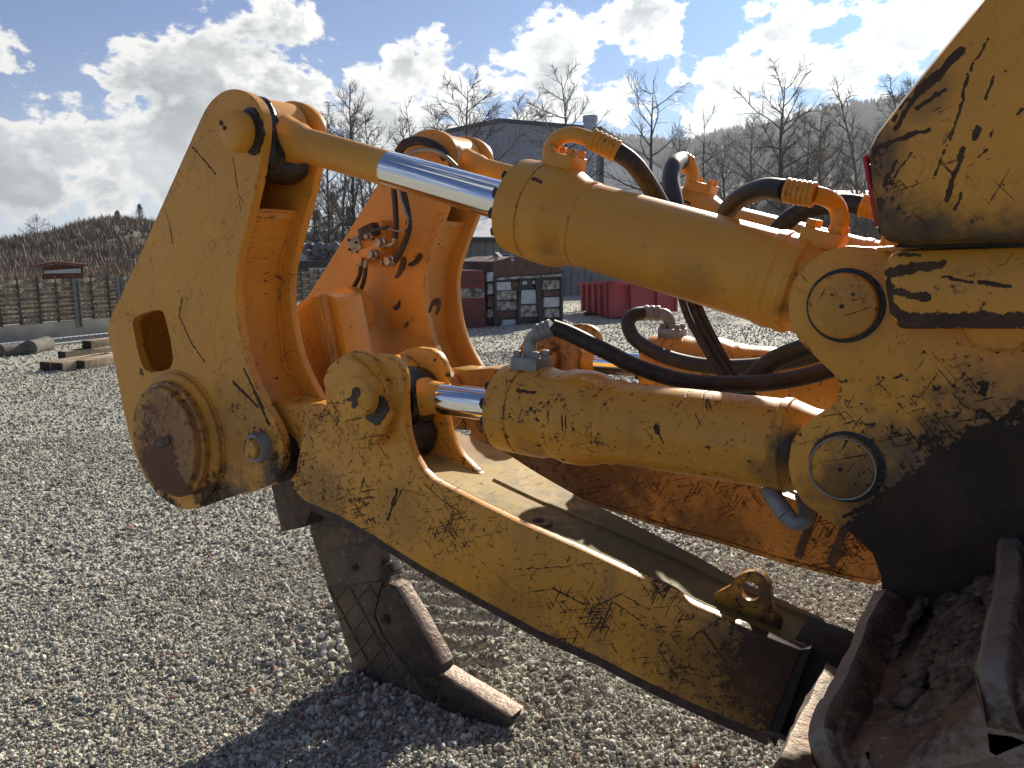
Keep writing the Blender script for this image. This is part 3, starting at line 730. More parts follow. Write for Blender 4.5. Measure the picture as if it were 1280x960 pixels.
# upper near, rear port
hose([(982, 238, 1.52), (955, 236, 1.55), (925, 248, 1.6), (906, 270, 1.68), (900, 310, 1.78)], .0205, None, 10,
     ferr=[(1019, 244, 1.52), (981, 238, 1.52), .0235, P_cyl, 6],
     elbow=[[(1042, 296, YC), (1050, 278, YC), (1046, 258, YC), (1034, 248, 1.54), (1017, 243, 1.52)], .0165, P_cyl])
# upper far, rear port
hose([(1078, 257, 2.3), (1050, 254, 2.3), (1010, 262, 2.3), (985, 275, 2.3), (965, 300, 2.3), (960, 340, 2.2)], .026, None, 10,
     ferr=[(1100, 262, 2.3), (1076, 256, 2.3), .031, P_cyl, 4], elbow=[[(1112, 320, 2.3), (1114, 285, 2.3), (1108, 268, 2.3), (1098, 261, 2.3)], .02, P_cyl])
# upper far, front port
hose([(852, 200, 2.44), (843, 206, 2.3), (839, 225, 2.22), (843, 255, 2.15), (852, 300, 2.1)], .027, None, 10,
     ferr=[(862, 207, 2.46), (850, 200, 2.43), .031, P_cyl, 3], elbow=[[(862, 238, YC + DY), (866, 222, YC + DY), (863, 206, YC + DY)], .022, P_cyl])
# lower near, front port
hose([(690, 409, 1.55), (712, 417, 1.57), (755, 438, 1.60), (800, 460, 1.64), (860, 477, 1.68), (930, 480, 1.74), (990, 474, 1.78), (1050, 458, 1.82), (1120, 430, 1.85)], .0195, None, 12,
     ferr=[(671, 417, 1.54), (691, 409, 1.55), .022, M['zinc'], 3],
     elbow=[[(662, 456, YC - .012), (662, 438, YC - .012), (664, 425, YC - .012), (674, 415, 1.545)], .0165, M['zinc']])
# lower far, front port
hose([(806, 391, 2.42), (792, 394, 2.38), (785, 405, 2.35), (795, 425, 2.32), (830, 445, 2.28), (880, 457, 2.24), (940, 458, 2.2), (1000, 448, 2.15), (1060, 430, 2.1)], .0235, None, 12,
     ferr=[(825, 392, 2.44), (804, 391, 2.42), .027, M['zinc'], 3],
     elbow=[[(838, 414, YC + DY), (837, 402, YC + DY), (832, 394, YC + DY), (824, 392, 2.44)], .020, M['zinc']])
hose([(935, 478, 1.86), (965, 452, 1.88), (1005, 436, 1.9), (1060, 425, 1.92)], .024)
for k, (dx, dy) in enumerate(((0, 0), (9, -3), (17, -6))):
    hose([(846 + dx, 350, 1.95 + .02 * k), (858 + dx, 392 + dy, 1.95 + .02 * k), (878 + dx * .9, 430 + dy, 1.93 + .02 * k), (905 + dx * .8, 474 + dy, 1.9 + .02 * k), (935 + dx, 505, 1.88)], .0095, M['rubber_dusty'])
# lower near, rear port under the barrel
hose([(962, 612, 1.52), (968, 624, 1.5), (978, 638, 1.5)], .017, M['zinc'], 8, ferr=[(962, 614, 1.52), (984, 646, 1.49), .0185, M['zinc'], 6],
     elbow=[[(982, 642, 1.49), (992, 652, 1.49), (1004, 650, 1.5), (1008, 638, 1.53), (1004, 620, 1.56)], .0165, M['zinc']])

# ---- lower arms
top_px = [(540, 600), (589, 625), (646, 653), (720, 685), (780, 713), (823, 733), (867, 757), (913, 777), (960, 797), (1001, 813)]
bot_px = [(366, 611), (380, 626), (426, 646), (462, 667), (532, 711), (603, 750), (674, 789), (720, 809), (747, 821), (813, 855), (867, 880), (930, 907), (958, 919)]
ear_px = [(366, 611), (375, 560), (381, 532), (388, 528), (404, 511), (413, 502), (420, 482), (428, 466), (440, 453), (455, 445), (470, 442), (485, 444), (496, 451), (503, 462), (505.5, 478), (505, 500), (507, 535), (511, 553), (518, 572), (528, 588)]
ARM = xz(ear_px[:5], YO) + smooth_poly(xz(ear_px[5:], YO), 2, False) + xz(top_px + bot_px[::-1][:-1], YO)
ARM_TOP_END = xz([top_px[-1]], YO)[0][0]
topZ = xz([(366, 560), (528, 592)] + top_px, YO); botZ = xz(bot_px, YO)
def interp(tab, x):
    for (x0, z0), (x1, z1) in zip(tab, tab[1:]):
        if x0 <= x <= x1: return z0 + (z1 - z0) * (x - x0) / (x1 - x0 + 1e-9)
    return tab[0][1] if x < tab[0][0] else tab[-1][1]
def arm(mirror):
    my = (lambda y: 2 * MID - y) if mirror else (lambda y: y)
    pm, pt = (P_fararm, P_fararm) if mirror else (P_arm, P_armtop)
    y = lambda *a: sorted(my(v) for v in a)
    o = plate('ripper_arm', ARM, *y(YO, YO + .026), pm, root, .003)
    xe = ARM_TOP_END; xb = ARM[0][0]
    earr = xz(ear_px[2:], YO)
    i_in = earr + [(p[0], p[1] - .02) for p in xz([(560, 612), (600, 632), (640, 652), (600, 690), (430, 620)], YO)]
    plate('inner_ear', i_in, *y(YO + .165, YO + .19), pm, o, .003)
    # body of the arm: top, inner side and bottom plates
    def strip(name, xs, fa, fb, m, off):
        bm = bmesh.new(); R4 = []; off = Vector(off)
        for x in xs:
            a, b_ = Vector(fa(x)), Vector(fb(x)); R4.append([bm.verts.new(v) for v in (a, b_, b_ + off, a + off)])
        for p, q in zip(R4, R4[1:]):
            for k in range(4): bm.faces.new((p[k], p[(k + 1) % 4], q[(k + 1) % 4], q[k]))
        bm.faces.new(R4[0][::-1]); bm.faces.new(R4[-1])
        return from_bm(name, bm, m, o, .6)
    sg = -1 if mirror else 1
    xs = [xb + .10 + (xe - xb - .10) * i / 24 for i in range(25)]
    def yi(x): return my(YO + (.355 if x < -1.25 else .355 - .165 * ((x + 1.25) / .93) ** .75))
    zt = lambda x: (interp(topZ, x) if x > -1.28 else interp(topZ, -1.28) + (x + 1.28) * -.20) - .014
    zb = lambda x: interp(botZ, x) + .012
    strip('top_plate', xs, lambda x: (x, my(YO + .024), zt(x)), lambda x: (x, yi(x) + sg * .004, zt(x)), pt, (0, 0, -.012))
    strip('inner_side_plate', xs, lambda x: (x, yi(x), zt(x) - .0125), lambda x: (x, yi(x), zb(x) + .0005), pm, (0, -sg * .012, 0))
    strip('bottom_plate', xs, lambda x: (x, my(YO + .002), zb(x) - .012), lambda x: (x, yi(x) + sg * .004, zb(x) - .012), M['worn_rust'] if not mirror else pm, (0, 0, .012))
    # weld bead of the inner ear running along the top
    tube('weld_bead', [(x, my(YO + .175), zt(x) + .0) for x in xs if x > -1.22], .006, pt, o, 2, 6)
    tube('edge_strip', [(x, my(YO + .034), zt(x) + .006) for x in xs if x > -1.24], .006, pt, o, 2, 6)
    # dark flange under the outer face
    fl = [(x, z) for x, z in botZ]
    plate('lower_flange', fl + [(x, z - .030) for x, z in fl[::-1]], *y(YO + .012, YO + .10), M['worn_rust'], o, 0)
    # nose that enters the bracket
    cx, cz = V(315, 561, YO).x, V(315, 561, YO).z
    nose = xz([(404, 512), (380, 508), (345, 510), (322, 505), (300, 520), (292, 550), (300, 590), (330, 605), (375, 612)], YO)
    plate('arm_nose', nose, *y(YO + .055, YO + .180), pm, o, .004)
    # end block at the tractor
    e0 = xz([(985, 812), (1040, 832), (1075, 860), (1020, 935), (958, 919)], YO)
    plate('arm_end', e0, *y(YO + .035, YO + .17), M['dark_gap'] if not mirror else pm, o, .004)  # near arm: coloured near-black for the shade of its recess
    bx = xz([(975, 780), (1058, 812), (1058, 835), (985, 800)], YO)
    if not mirror:
        c = pC
        ring = [(c.x + .125 * math.cos(a), c.z + .125 * math.sin(a)) for a in [math.radians(d) for d in range(0, 360, 10)]]
        lathe('outer_boss', (c.x + .002, YO + .001, c.z), (0, -1, 0), [(0, .120), (.022, .120), (.026, .116)], pm, o, 64)
        r = [(c.x - .008 + .098 * math.cos(math.radians(d)), c.z + .012 + .098 * math.sin(math.radians(d))) for d in range(10, 171, 10)]
        tear = r + xz([(429, 503), (431, 535), (438, 552), (447, 559), (458, 560), (470, 555), (481, 541), (492, 515)], YO - .03)
        plate('keeper_plate', tear, YO - .042, YO - .024, pm, o, .003)
        p = V(446, 496, YO - .075)
        lathe('arm_pin', (p.x, YO + .19, p.z), (0, -1, 0), [(0, .052), (.256, .052), (.262, .049), (.264, .046)], pm, o, 48)
        grease_arc('grease', p.x + .004, p.z - .004, YO - .042, .048, .078, 10, -95, o, 7.7, .006)
        # lifting eye on top
        yl = YO + .075
        l = [(902, 738), (912, 733), (920, 722), (930, 716), (945, 714), (955, 720), (961, 730), (963, 745), (966, 765), (975, 778), (975, 792), (893, 755), (893, 742)]
        lp = xz(l, yl); hc = V(937, 739, yl)
        hl = [(hc.x + .021 * math.cos(math.radians(d)), hc.z + .021 * math.sin(math.radians(d))) for d in range(0, 360, 20)]
        plate('lifting_eye', lp, yl, yl + .02, pm, o, 0, [hl])
        b = V(679, 647, YO + .09)
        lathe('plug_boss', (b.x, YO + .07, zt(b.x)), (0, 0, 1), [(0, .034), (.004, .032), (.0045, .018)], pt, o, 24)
        lathe('plug', (b.x, YO + .07, zt(b.x) + .003), (0, 0, 1), [(0, .016), (.004, .014)], M['dark_gap'], o, 16)
        plate('arm_end_strip', xz([(1001, 813), (1012, 812), (968, 935), (958, 919)], YO), YO + .004, YO + .02, M['dark_gap'], o, 0)  # narrow near-black strip along the end of the arm's face
    else:
        lathe('outer_boss', (pC.x, my(YO + .191), pC.z), (0, -1, 0), [(0, .085), (.03, .085), (.036, .08)], pm, o, 48)
        for xx in (-.52, -.43):
            box('weld_bead', (xx, yi(xx) - .006, (zt(xx) + zb(xx)) / 2), (.022, .012, (zt(xx) - zb(xx)) * .8), M['worn_rust'], o, roty(.25), .002)
    return o
arm_near = arm(False); arm_far = arm(True)
# black grease in the joint between bracket and arm
g0 = V(350, 560, YO + .04)
grease_ring('grease', g0.x - .01, g0.z - .02, YO + .03, YO + .20, .085, br, .25, 21)
grease_ring('grease', V(380, 512, YO + .1).x, V(380, 512, YO + .1).z - .012, YO + .09, YO + .16, .03, arm_near, .4, 31)

# ---- crossbeam, shank pocket, shank
c = V(205, 551, 1.39)
beam = lathe('cross_tube', (c.x, YO + .233, c.z), (0, 1, 0), [(0, .15), (DY - .233, .15)], P_far, root, 48)
pk = [(377, 376), (400, 368), (402, 372), (424, 480), (440, 560), (425, 600), (380, 600), (350, 520), (352, 400)]
plate('shank_holder', xz(pk, 1.80), 1.80, 1.835, P_far, beam, .003)
plate('shank_holder_side', xz(pk, 1.80), 1.955, 1.99, P_far, beam, .003)
fr = xz([(400, 369), (410, 372), (430, 480), (448, 560), (436, 560), (419, 480)], 1.80)
# back flange strip between both sides, facing the tractor
fl = [(x + .0, z) for x, z in fr]
plate('holder_face', fl, 1.835, 1.955, P_near, beam, .003)
q0, q1 = un(402, 370, 1.82), un(440, 545, 1.82)
plate('holder_rib', [(q0.x - .02, q0.z), (q0.x + .012, q0.z), (q1.x + .012, q1.z), (q1.x - .02, q1.z)], 1.79, 1.80, P_far, beam, 0)
# guide block and ring behind the strip
rp = V(446, 392, 2.22)
lathe('guide_ring', (rp.x, MID + .16, rp.z), (0, 1, 0), [(0, .06), (0, .11), (.05, .11), (.06, .10)], P_far, beam, 32)

T0, T1 = MID - .026, MID + .026
sh_px = [(388, 560), (387, 664), (407, 729), (423, 777), (439, 827), (447.5, 851), (462, 862), (483, 878), (508, 887), (532, 893), (545, 885), (540, 874), (511, 841), (476, 791), (467, 770), (477, 731), (476, 681), (486, 640), (480, 560)]
sh_pts = xz(sh_px, T0)
shank = plate('shank', sh_pts, T0, T1, M['shank'], root, .006)
pr_px = [(476, 736), (486, 729), (501, 722), (508, 742), (522, 772), (534, 792), (552, 815), (566, 828), (563, 842), (548, 858), (545, 880), (530, 868), (508, 838), (476, 791), (468, 768)]
pr_pts = xz([(476, 736), (485, 731), (497, 735), (504, 748), (511, 759), (522, 777), (533, 798), (543, 815), (552, 832), (553, 838), (548, 858), (545, 880), (530, 868), (508, 838), (478, 791), (468, 768)], T0 - .008)
prt = plate('shank_protector', pr_pts, T0 - .008, T1 + .008, M['shank_cast'], shank, .007)
ed = [(x + .004, z + .004) for x, z in xz([(487, 731), (497, 735), (504, 748), (511, 759), (522, 777), (533, 798), (543, 815), (552, 832)], T0 - .008)]
plate('protector_edge', ed + [(x - .014, z - .008) for x, z in ed[::-1]], T0 - .006, T1 + .006, M['tip'], shank, .005)  # pale strip painting the protector's sunlit front
tipp = [(552, 843), (560, 849), (568, 855), (590, 868), (621, 887), (638, 898), (642, 903), (638, 909), (625, 909), (600, 902), (575, 895), (555, 894), (545, 889), (546, 866)]
tp_ = plate('ripper_tip', xz(tipp, T0 - .014), T0 - .014, T1 + .012, M['shank_cast'], shank, .007)
te = xz([(551, 842.5), (560, 848), (568, 853.5), (590, 866.5), (621, 885.5), (639, 897)], T0 - .014)
plate('tip_face', [(x + .002, z + .003) for x, z in te] + [(x - .012, z - .012) for x, z in te[::-1]], T0 - .011, T1 + .009, M['tip'], shank, .004)  # pale strip painting the sunlit top of the tip
for px_, py_, r_, yy in ((481, 775, .020, T0 - .013), (533, 857, .010, T0 - .013), (554, 874, .013, T0 - .021), (444, 710, .016, T0 - .001)):
    q = V(px_, py_, yy)
    lathe('retainer_pin', (q.x, yy, q.z), (0, -1, 0), [(0, r_), (.004, r_), (.005, r_ * .72), (.002, r_ * .68), (.002, r_ * .45), (.006, r_ * .4)], M['worn_rust'], shank, 24)
# hard-facing beads welded in a diamond pattern
def inpoly(p, poly):
    x, y = p; r = False
    for i in range(len(poly)):
        (x0, y0), (x1, y1) = poly[i], poly[i - 1]
        if (y0 > y) != (y1 > y) and x < (x1 - x0) * (y - y0) / (y1 - y0) + x0: r = not r
    return r
zone = [(409, 735), (478, 728), (474, 745), (465, 770), (474, 794), (508, 842), (534, 884), (508, 884), (462, 859), (448, 848), (425, 776)]
beads = [((409, 735), (478, 727))]
for k in range(-7, 14):
    for ang in (62, -50):
        a = math.radians(ang); ca, sa = math.cos(a), math.sin(a)
        ox, oy = 440 + k * 27, 790
        run = [(ox + ca * s_, oy + sa * s_) for s_ in range(-170, 171, 2)]
        ins = [p for p in run if inpoly(p, zone)]
        if len(ins) > 6: beads.append((ins[0], ins[-1]))
for a, b in beads:
    A, B = V(*a, T0 - .001), V(*b, T0 - .001)
    tube('weld_bead', [A + (B - A) * k / 4 for k in range(5)], .0042, M['mud'], shank, 1, 6)
plate('shank_collar', xz([(388, 640), (480, 640), (478, 672), (474, 684), (462, 676), (399, 690), (390, 672)], T0 - .014), T0 - .014, T1 + .014, M['shank'], shank, .003)
plate('shank_bracket_block', xz([(337, 600), (352, 665), (380, 659), (388, 640), (392, 600)], MID - .13), MID - .13, MID + .1, M['worn_rust'], beam, .004)
plate('pocket_shade', xz([(484, 704), (492, 702), (497, 712), (490, 720), (480, 722)], MID), MID - .03, MID + .03, M['black'], shank, .003)  # black plate painting the shade inside the shank's pocket

# ---- valve block and small hoses on the far bracket
vb = YO + DY - .001
blk = V(480, 300, vb)
valve = box('valve_block', (blk.x, vb - .03, blk.z), (.13, .06, .12), P_far, br2, roty(-.35), .006)
pl = V(444, 306, vb - .07)
bmx = box('mount_plate', (pl.x, vb - .07, pl.z), (.065, .012, .06), M['zinc'], valve, roty(-.35), .002)
valve2 = box('valve_body', (V(478, 317, vb).x, vb - .05, V(478, 317, vb).z), (.16, .08, .05), P_far, br2, roty(-.3), .006)
box('valve_cap', (V(478, 290, vb).x, vb - .07, V(478, 290, vb).z), (.09, .05, .05), M['worn_rust'], br2, roty(-.3), .008)
for px_, py_ in ((437, 300), (446, 303), (438, 312), (448, 315)):
    q = V(px_, py_, vb - .085); lathe('bolt', q, (0, -1, 0), [(0, .006), (.008, .006)], M['black'], br2, 6)
for px_, py_, r_ in ((481, 304, .022), (471, 318, .02), (492, 326, .022), (466, 296, .015)):
    q = V(px_, py_, vb - .09); lathe('fitting', q, (0, -1, 0), [(0, r_), (.02, r_), (.024, r_ * .7), (.04, r_ * .7)], M['steel'], br2, 12)
yv = vb - .10
bh = lambda pts, r, m=None: hose(pts, r, m, 10, parent=br2, name='small_hose')
bh([(492, 232, yv), (494, 258, yv), (495, 280, yv), (494, 298, yv)], .0115)
bh([(503, 236, yv), (509, 262, yv), (511, 285, yv), (505, 305, yv), (494, 325, yv), (480, 328, yv)], .0125)
bh([(497, 234, yv - .02), (503, 255, yv - .02), (510, 275, yv - .02)], .007, M['zinc'])
bh([(510, 275, yv - .02), (508, 285, yv - .02), (498, 289, yv - .02), (485, 285, yv)], .003, M['zinc'])
bh([(485, 284, yv), (472, 287, yv), (463, 294, yv), (462, 300, yv)], .007)
bh([(493, 296, yv), (492, 304, yv), (483, 307, yv)], .009, M['steel'])
bh([(496, 324, yv), (486, 330, yv), (477, 327, yv)], .009, M['steel'])
bh([(451, 330, yv), (449, 345, yv), (440, 362, yv), (431, 374, yv)], .009)
bh([(457, 333, yv), (455, 350, yv), (447, 372, yv), (438, 386, yv)], .009)
bh([(452, 322, yv), (451, 332, yv)], .010, M['steel']); bh([(458, 325, yv), (457, 334, yv)], .010, M['steel'])
bh([(496, 190, vb - .06), (505, 178, vb - .06), (523, 174, vb - .06), (545, 181, vb - .06), (560, 196, vb - .04), (572, 222, vb + .02)], .011)
bh([(499, 192, vb - .08), (508, 182, vb - .08), (525, 178, vb - .08), (545, 186, vb - .07), (556, 200, vb - .04)], .010)
bh([(507, 194, vb - .09), (520, 189, vb - .09), (540, 188, vb - .09), (557, 196, vb - .07), (570, 208, vb - .02), (578, 216, vb + .03)], .0085, M['zinc'])
# dark bare patches where the paint has come off the far plate: its own thin scabs of rust
def scab(pts, Y, parent, m=None):
    bm = bmesh.new(); plate_bm(bm, xz(smooth_poly(pts, 1), Y), Y - .002, Y, 0); return from_bm('rust_patch', bm, m or M['worn_rust'], parent, 1)
for pts in ([(492, 349), (498, 338), (502, 320), (509, 322), (507, 335), (500, 346)], [(508, 330), (518, 326), (524, 315), (529, 318), (525, 328), (514, 334)], [(490, 384), (497, 380), (499, 374), (502, 380), (496, 390)], [(503, 410), (508, 404), (511, 400), (510, 408)], [(540, 375), (546, 372), (552, 373), (551, 386), (546, 395), (544, 392), (547, 382), (542, 381), (538, 392), (535, 390)]):
    scab(pts, vb, br2)
scab([(305, 400), (313, 395), (336, 395), (336, 402), (325, 428), (321, 426), (326, 405), (318, 404), (306, 425), (304, 422)], YO + .18, br, M['grease'])

for ch in br2.children:
    if ch not in _br2_copied: ch.location.y -= DY

for pts in ([(274, 151), (277, 150), (279, 156), (276, 158)], [(279, 158), (283, 157), (282, 163), (279, 162)]): scab(pts, YO - .0485, br, M['black'])
for pts in ([(441, 485), (447, 483), (451, 488), (450, 495), (446, 498), (447, 505), (443, 512), (439, 508), (441, 501), (434, 502), (433, 498), (440, 496)],): scab(pts, YO - .0745, arm_near, M['worn_rust'])
def weld(name, pts, r, m, parent, seed=0, closed=False):
    P_ = [Vector(p) for p in pts]; n_ = len(P_)
    bm = bmesh.new(); tube_bm(bm, P_, [r * (1 + .35 * mnoise.noise((i * 1.9, seed, 0)) + .18 * math.sin(i * 2.4)) for i in range(n_)], 6)
    return from_bm(name, bm, m, parent, 1.2)
def circ(c, y, r, n_=90, a0=0, a1=360): return [(c.x + r * math.cos(math.radians(a0 + (a1 - a0) * k / n_)), y, c.z + r * math.sin(math.radians(a0 + (a1 - a0) * k / n_))) for k in range(n_ + 1)]
cc_ = V(205, 551, 1.39)
weld('weld_bead', circ(Vector((cc_.x + .012, 0, cc_.z - .005)), YO, .228, 130, -60, 215), .006, P_near, br, 1)
weld('weld_bead', circ(pC, YO, .122, 80), .0045, P_arm, arm_near, 2)
wl = xz([(300, 262), (282, 330), (281, 400), (287, 460), (310, 515)], YO)
wl = [(x, z) for (x0, z0), (x1, z1) in zip(wl, wl[1:]) for x, z in [(x0 + (x1 - x0) * k / 14, z0 + (z1 - z0) * k / 14) for k in range(14)]]
for yy in (YO + .203, YO + .03): weld('weld_bead', [(x + .002, yy, z) for x, z in wl], .0055, P_near, br, 3)
weld('weld_bead', [(wl[0][0] + .003, y_, wl[0][1] + .003) for y_ in np.linspace(YO + .03, YO + .203, 30)], .005, P_near, br, 5)
# ---- rear frame of the tractor
fp = [(1112, 316), (1090, 309), (1060, 307), (1030, 315), (1007, 331), (992, 352), (985, 375), (986, 400), (998, 425), (1020, 447), (1042, 468), (1050, 482), (1045, 503), (1024, 517), (1003, 532), (989, 553), (985, 580), (989, 605), (1003, 628), (1030, 648), (1065, 668), (1090, 692), (1101, 720), (1103, 760), (1110, 900), (1500, 1100), (1800, 900), (1800, 300), (1280, 300)]
FP = xz(fp, YO)
frame = plate('rear_frame_plate', FP, YO, YO + .03, P_body, root, .003)
plate('rear_frame_plate', FP, YO + .205, YO + .235, P_far, root, .003)
plate('rear_frame_plate', FP, YO + DY, YO + DY + .03, P_far, root, .003)
plate('rear_frame_plate', FP, YO + DY + .205, YO + DY + .235, P_far, root, .003)
box('rear_case', (.55, MID, .95), (1.15, .62, .95), P_far, root, None, .03)
for px_, py_, Z in ((1055, 382, 0), (1055, 583, 1)):
    p = V(px_, py_, YO)
    lathe('pin_gap_disc', (p.x + (.004 if Z else .002), YO + .001, p.z), (0, -1, 0), [(0, .0655), (.003, .0655), (.004, .063)], M['grease'], frame, 56)  # raised black disc, painted dark for the shaded gap round the pin
    lathe('hinge_pin', (p.x, YO + .2, p.z), (0, -1, 0), [(0, .0575), (.214, .0575), (.217, .0555), (.218, .053)], P_body, frame, 56)
    if Z: lathe('pin_rim', (p.x, YO - .017, p.z), (0, -1, 0), [(0, .0578), (.0035, .0572), (.0035, .0545), (0, .0545)], M['zinc'], frame, 56)
    q = V(1052, 383, YO - .019) if not Z else V(1050, 587, YO - .019)
    lathe('centre_hole', (q.x, YO - .0185, q.z), (0, -1, 0), [(0, .004), (.001, .004)], M['black'], frame, 12)
r = V(1250, 414, YO)
lathe('side_boss', (r.x, YO + .001, r.z + .02), (0, -1, 0), [(0, .052), (.014, .052), (.018, .048)], P_body, frame, 48)
# bumper beam
bp = smooth_poly([(1103, 345), (1105, 330), (1112, 318), (1125, 313)], 2, False) + [(1280, 307.5), (1700, 296), (1700, 412)] + smooth_poly([(1140, 411.5), (1124, 411), (1113, 400), (1108, 375)], 2, False)
plate('bumper_beam', xz(bp, 1.36), 1.36, 1.448, P_beam, root, .008)
plate('deck_plate', xz([(1090, 308), (1700, 290), (1700, 296), (1090, 314)], 1.36), 1.40, 2.6, P_beam, root, .002)
# tank
tk = [(1700, 300), (1280, 303), (1160, 305)] + smooth_poly([(1135, 306), (1108, 303), (1096, 290), (1090, 265)], 2, False) + smooth_poly([(1084, 200), (1082, 185), (1093, 164)], 2, False) + [(1140, 102), (1222, 1), (1260, -50), (1330, -110), (1700, -300)]
plate('fuel_tank', xz(tk, 1.29), 1.29, 2.55, P_tank, root, .022)
plate('tank_gap_shade', xz([(1125, 303), (1700, 300), (1700, 309), (1118, 309)], 1.32), 1.32, 2.5, M['dark_gap'], root, 0)  # near-black strip standing in for the shaded gap under the tank
lh = plate('lamp_housing', xz([(1086, 205), (1097, 205), (1108, 290), (1098, 292)], 1.31), 1.31, 1.42, M['black'], root, .003)
plate('red_reflector', xz([(1077.5, 196), (1083, 193), (1098, 282), (1093, 284)], 1.315), 1.315, 1.40, M['red_lens'], lh, .002)

# ---- crawler track
cx, cz, RT = .203, .737, .4965
def shoe_mesh(seed):
    rnd = random.Random(seed)
    prof = [(-.022, 0), (-.018, .062), (-.010, .073), (.012, .072), (.030, .026), (.10, .012), (.205, .024), (.222, .0), (.232, -.02), (.205, -.022), (0, -.024)]
    bm = bmesh.new(); ny = 26; rows = []
    sub = []
    for (a, b_) in zip(prof, prof[1:] + prof[:1]):
        n = max(1, int(math.hypot(b_[0] - a[0], b_[1] - a[1]) / .014))
        for k in range(n): sub.append((a[0] + (b_[0] - a[0]) * k / n, a[1] + (b_[1] - a[1]) * k / n))
    for j in range(ny + 1):
        f = j / ny; y = .92 + .53 * f; row = []
        e = max(0, 1 - f / .10)             # rounded and bent near end
        for s_, n_ in sub:
            k = mnoise.noise((s_ * 14, y * 9, seed)) ; k2 = mnoise.noise((s_ * 50, y * 40, seed + 5))
            nn = n_ * (1 - .5 * e * e) + .007 * k + .005 * k2 - .012 * e * e + .010 * mnoise.noise((y * 4, seed, 3)) * (n_ > .03) + (.020 * max(0, 1 - f / .35) ** 1.2 if .0 < n_ < .05 or (n_ <= 0 and s_ > .03) else 0)
            ss = s_ + .006 * mnoise.noise((y * 6, n_ * 20, seed + 2)) + .005 * k2 + (.012 * e * e if s_ < .05 else -.008 * e * e)
            row.append(bm.verts.new((ss, y, nn)))
        rows.append(row)
    n = len(sub)
    for a, b_ in zip(rows, rows[1:]):
        for k in range(n): bm.faces.new((a[k], a[(k + 1) % n], b_[(k + 1) % n], b_[k]))
    bm.faces.new(rows[0][::-1]); bm.faces.new(rows[-1])
    return bm
for i, ang in enumerate((240, 215, 190, 166, 142.4, 115, 89, 62)):
    a = math.radians(ang); a2 = math.radians(ang - 25)
    tipv = Vector((cx + RT * math.cos(a), 0, cz + RT * math.sin(a)))
    nrm = Vector((math.cos(a2 + .22), 0, math.sin(a2 + .22))); tan = Vector((nrm.z, 0, -nrm.x))
    R = Matrix((tan, Vector((0, 1, 0)), nrm)).transposed()
    bm = shoe_mesh(i * 3 + 1)
    base = tipv - nrm * .073
    for v in bm.verts: v.co = R @ v.co + base
    so_ = from_bm('track_shoe', bm, M['track'], root, .55)
    # caked mud on the shoe
    bm = bmesh.new()
    rnd = random.Random(i)
    for q in range(230):
        y = rnd.uniform(1.0, 1.43); s_ = rnd.uniform(.02, .20) * (.5 + .5 * (y - 1.0) / .43) + .06; r_ = rnd.uniform(.004, .017) * rnd.uniform(.6, 1.2)
        rr = bmesh.ops.create_icosphere(bm, subdivisions=2, radius=r_)
        for v in rr['verts']:
            n = 1 + .9 * mnoise.noise(v.co * 90 + Vector((q * 1.7, i, 0))); v.co = Vector((v.co.x * 1.5 * n, v.co.y * 1.7 * n, v.co.z * .55 * n)); v.co = R @ (v.co + Vector((s_, y, .022 + .01 * mnoise.noise((s_ * 9, y * 9, i))))) + base
    tag(from_bm('caked_mud', bm, M['mud'], so_, 3), kind='stuff')
    for yy in (1.10, 1.27):
        box('chain_link', base + tan * .10 + Vector((0, yy, 0)) - nrm * .07, (.20, .05, .09), M['track'], so_, R, .012)
lathe('idler_wheel', (cx, 1.14, cz), (0, 1, 0), [(0, .24), (.02, .30), (.08, .30), (.10, .24)], M['track'], root, 48)
box('track_frame', (.6, 1.19, cz - .05), (.75, .30, .26), M['track'], root, None, .03)

# put the root at the machine's foot, keep the parts where they are
Lr = Vector((MID * 0 + .3, MID, 0)); root.location = Lr
for ch in root.children: ch.location = ch.location - Lr
# ---------------------------------------------------------------- surroundings
def at(px, py, dist):                  # point seen at (px, py) standing at a horizontal distance
    d = ray(px, py); h = math.hypot(d.x, d.y); return Vector((d.x * dist / h, d.y * dist / h, EYE + d.z * dist / h))
def flat(px, dist, z=0.0):
    p = at(px, 318, dist); return Vector((p.x, p.y, z))
M['bark'] = simple('bark', (.09, .08, .07), .85, 0, .45, 3, .0)
M['bark_pale'] = simple('bark_pale', (.15, .135, .115), .85, 0, .5, 3, .0, col2=(.06, .05, .045))
M['twig'] = simple('twig', (.17, .145, .12), .9, 0, .4, 2, .0)
M['conifer'] = simple('conifer', (.020, .032, .016), .85, 0, .5, 1.5, .0, col2=(.035, .05, .025))
M['scrub'] = simple('scrub', (.26, .20, .15), .9, 0, .4, .25, .0, col2=(.14, .11, .085))
M['dry_grass'] = simple('dry_grass', (.50, .39, .26), .9, 0, .4, .8, .0, col2=(.22, .16, .10))
M['hill_soil'] = simple('hill_soil', (.085, .07, .05), .95, 0, .3, .2, .0, col2=(.13, .10, .07))
M['forest_floor'] = simple('forest_floor', (.05, .055, .04), .95, 0, .3, .02, .0, col2=(.035, .045, .03))
M['meadow'] = simple('meadow', (.22, .24, .10), .95, 0, .3, .02, .0, col2=(.17, .18, .08))
M['concrete'] = simple('concrete', (.36, .345, .30), .85, 0, .2, 3, .3, .004, col2=(.28, .27, .235))
M['fence_wood'] = simple('fence_wood', (.30, .27, .21), .85, 0, .5, 9, .3, .003, col2=(.13, .11, .085))
M['fence_post'] = simple('fence_post', (.12, .105, .085), .85, 0, .4, 9, .3, .003)
M['timber'] = simple('timber', (.46, .36, .24), .8, 0, .3, 14, .3, .003, col2=(.30, .21, .13))
M['timber_end'] = simple('timber_end', (.035, .028, .022), .9, 0, .3, 14, .3, .003)
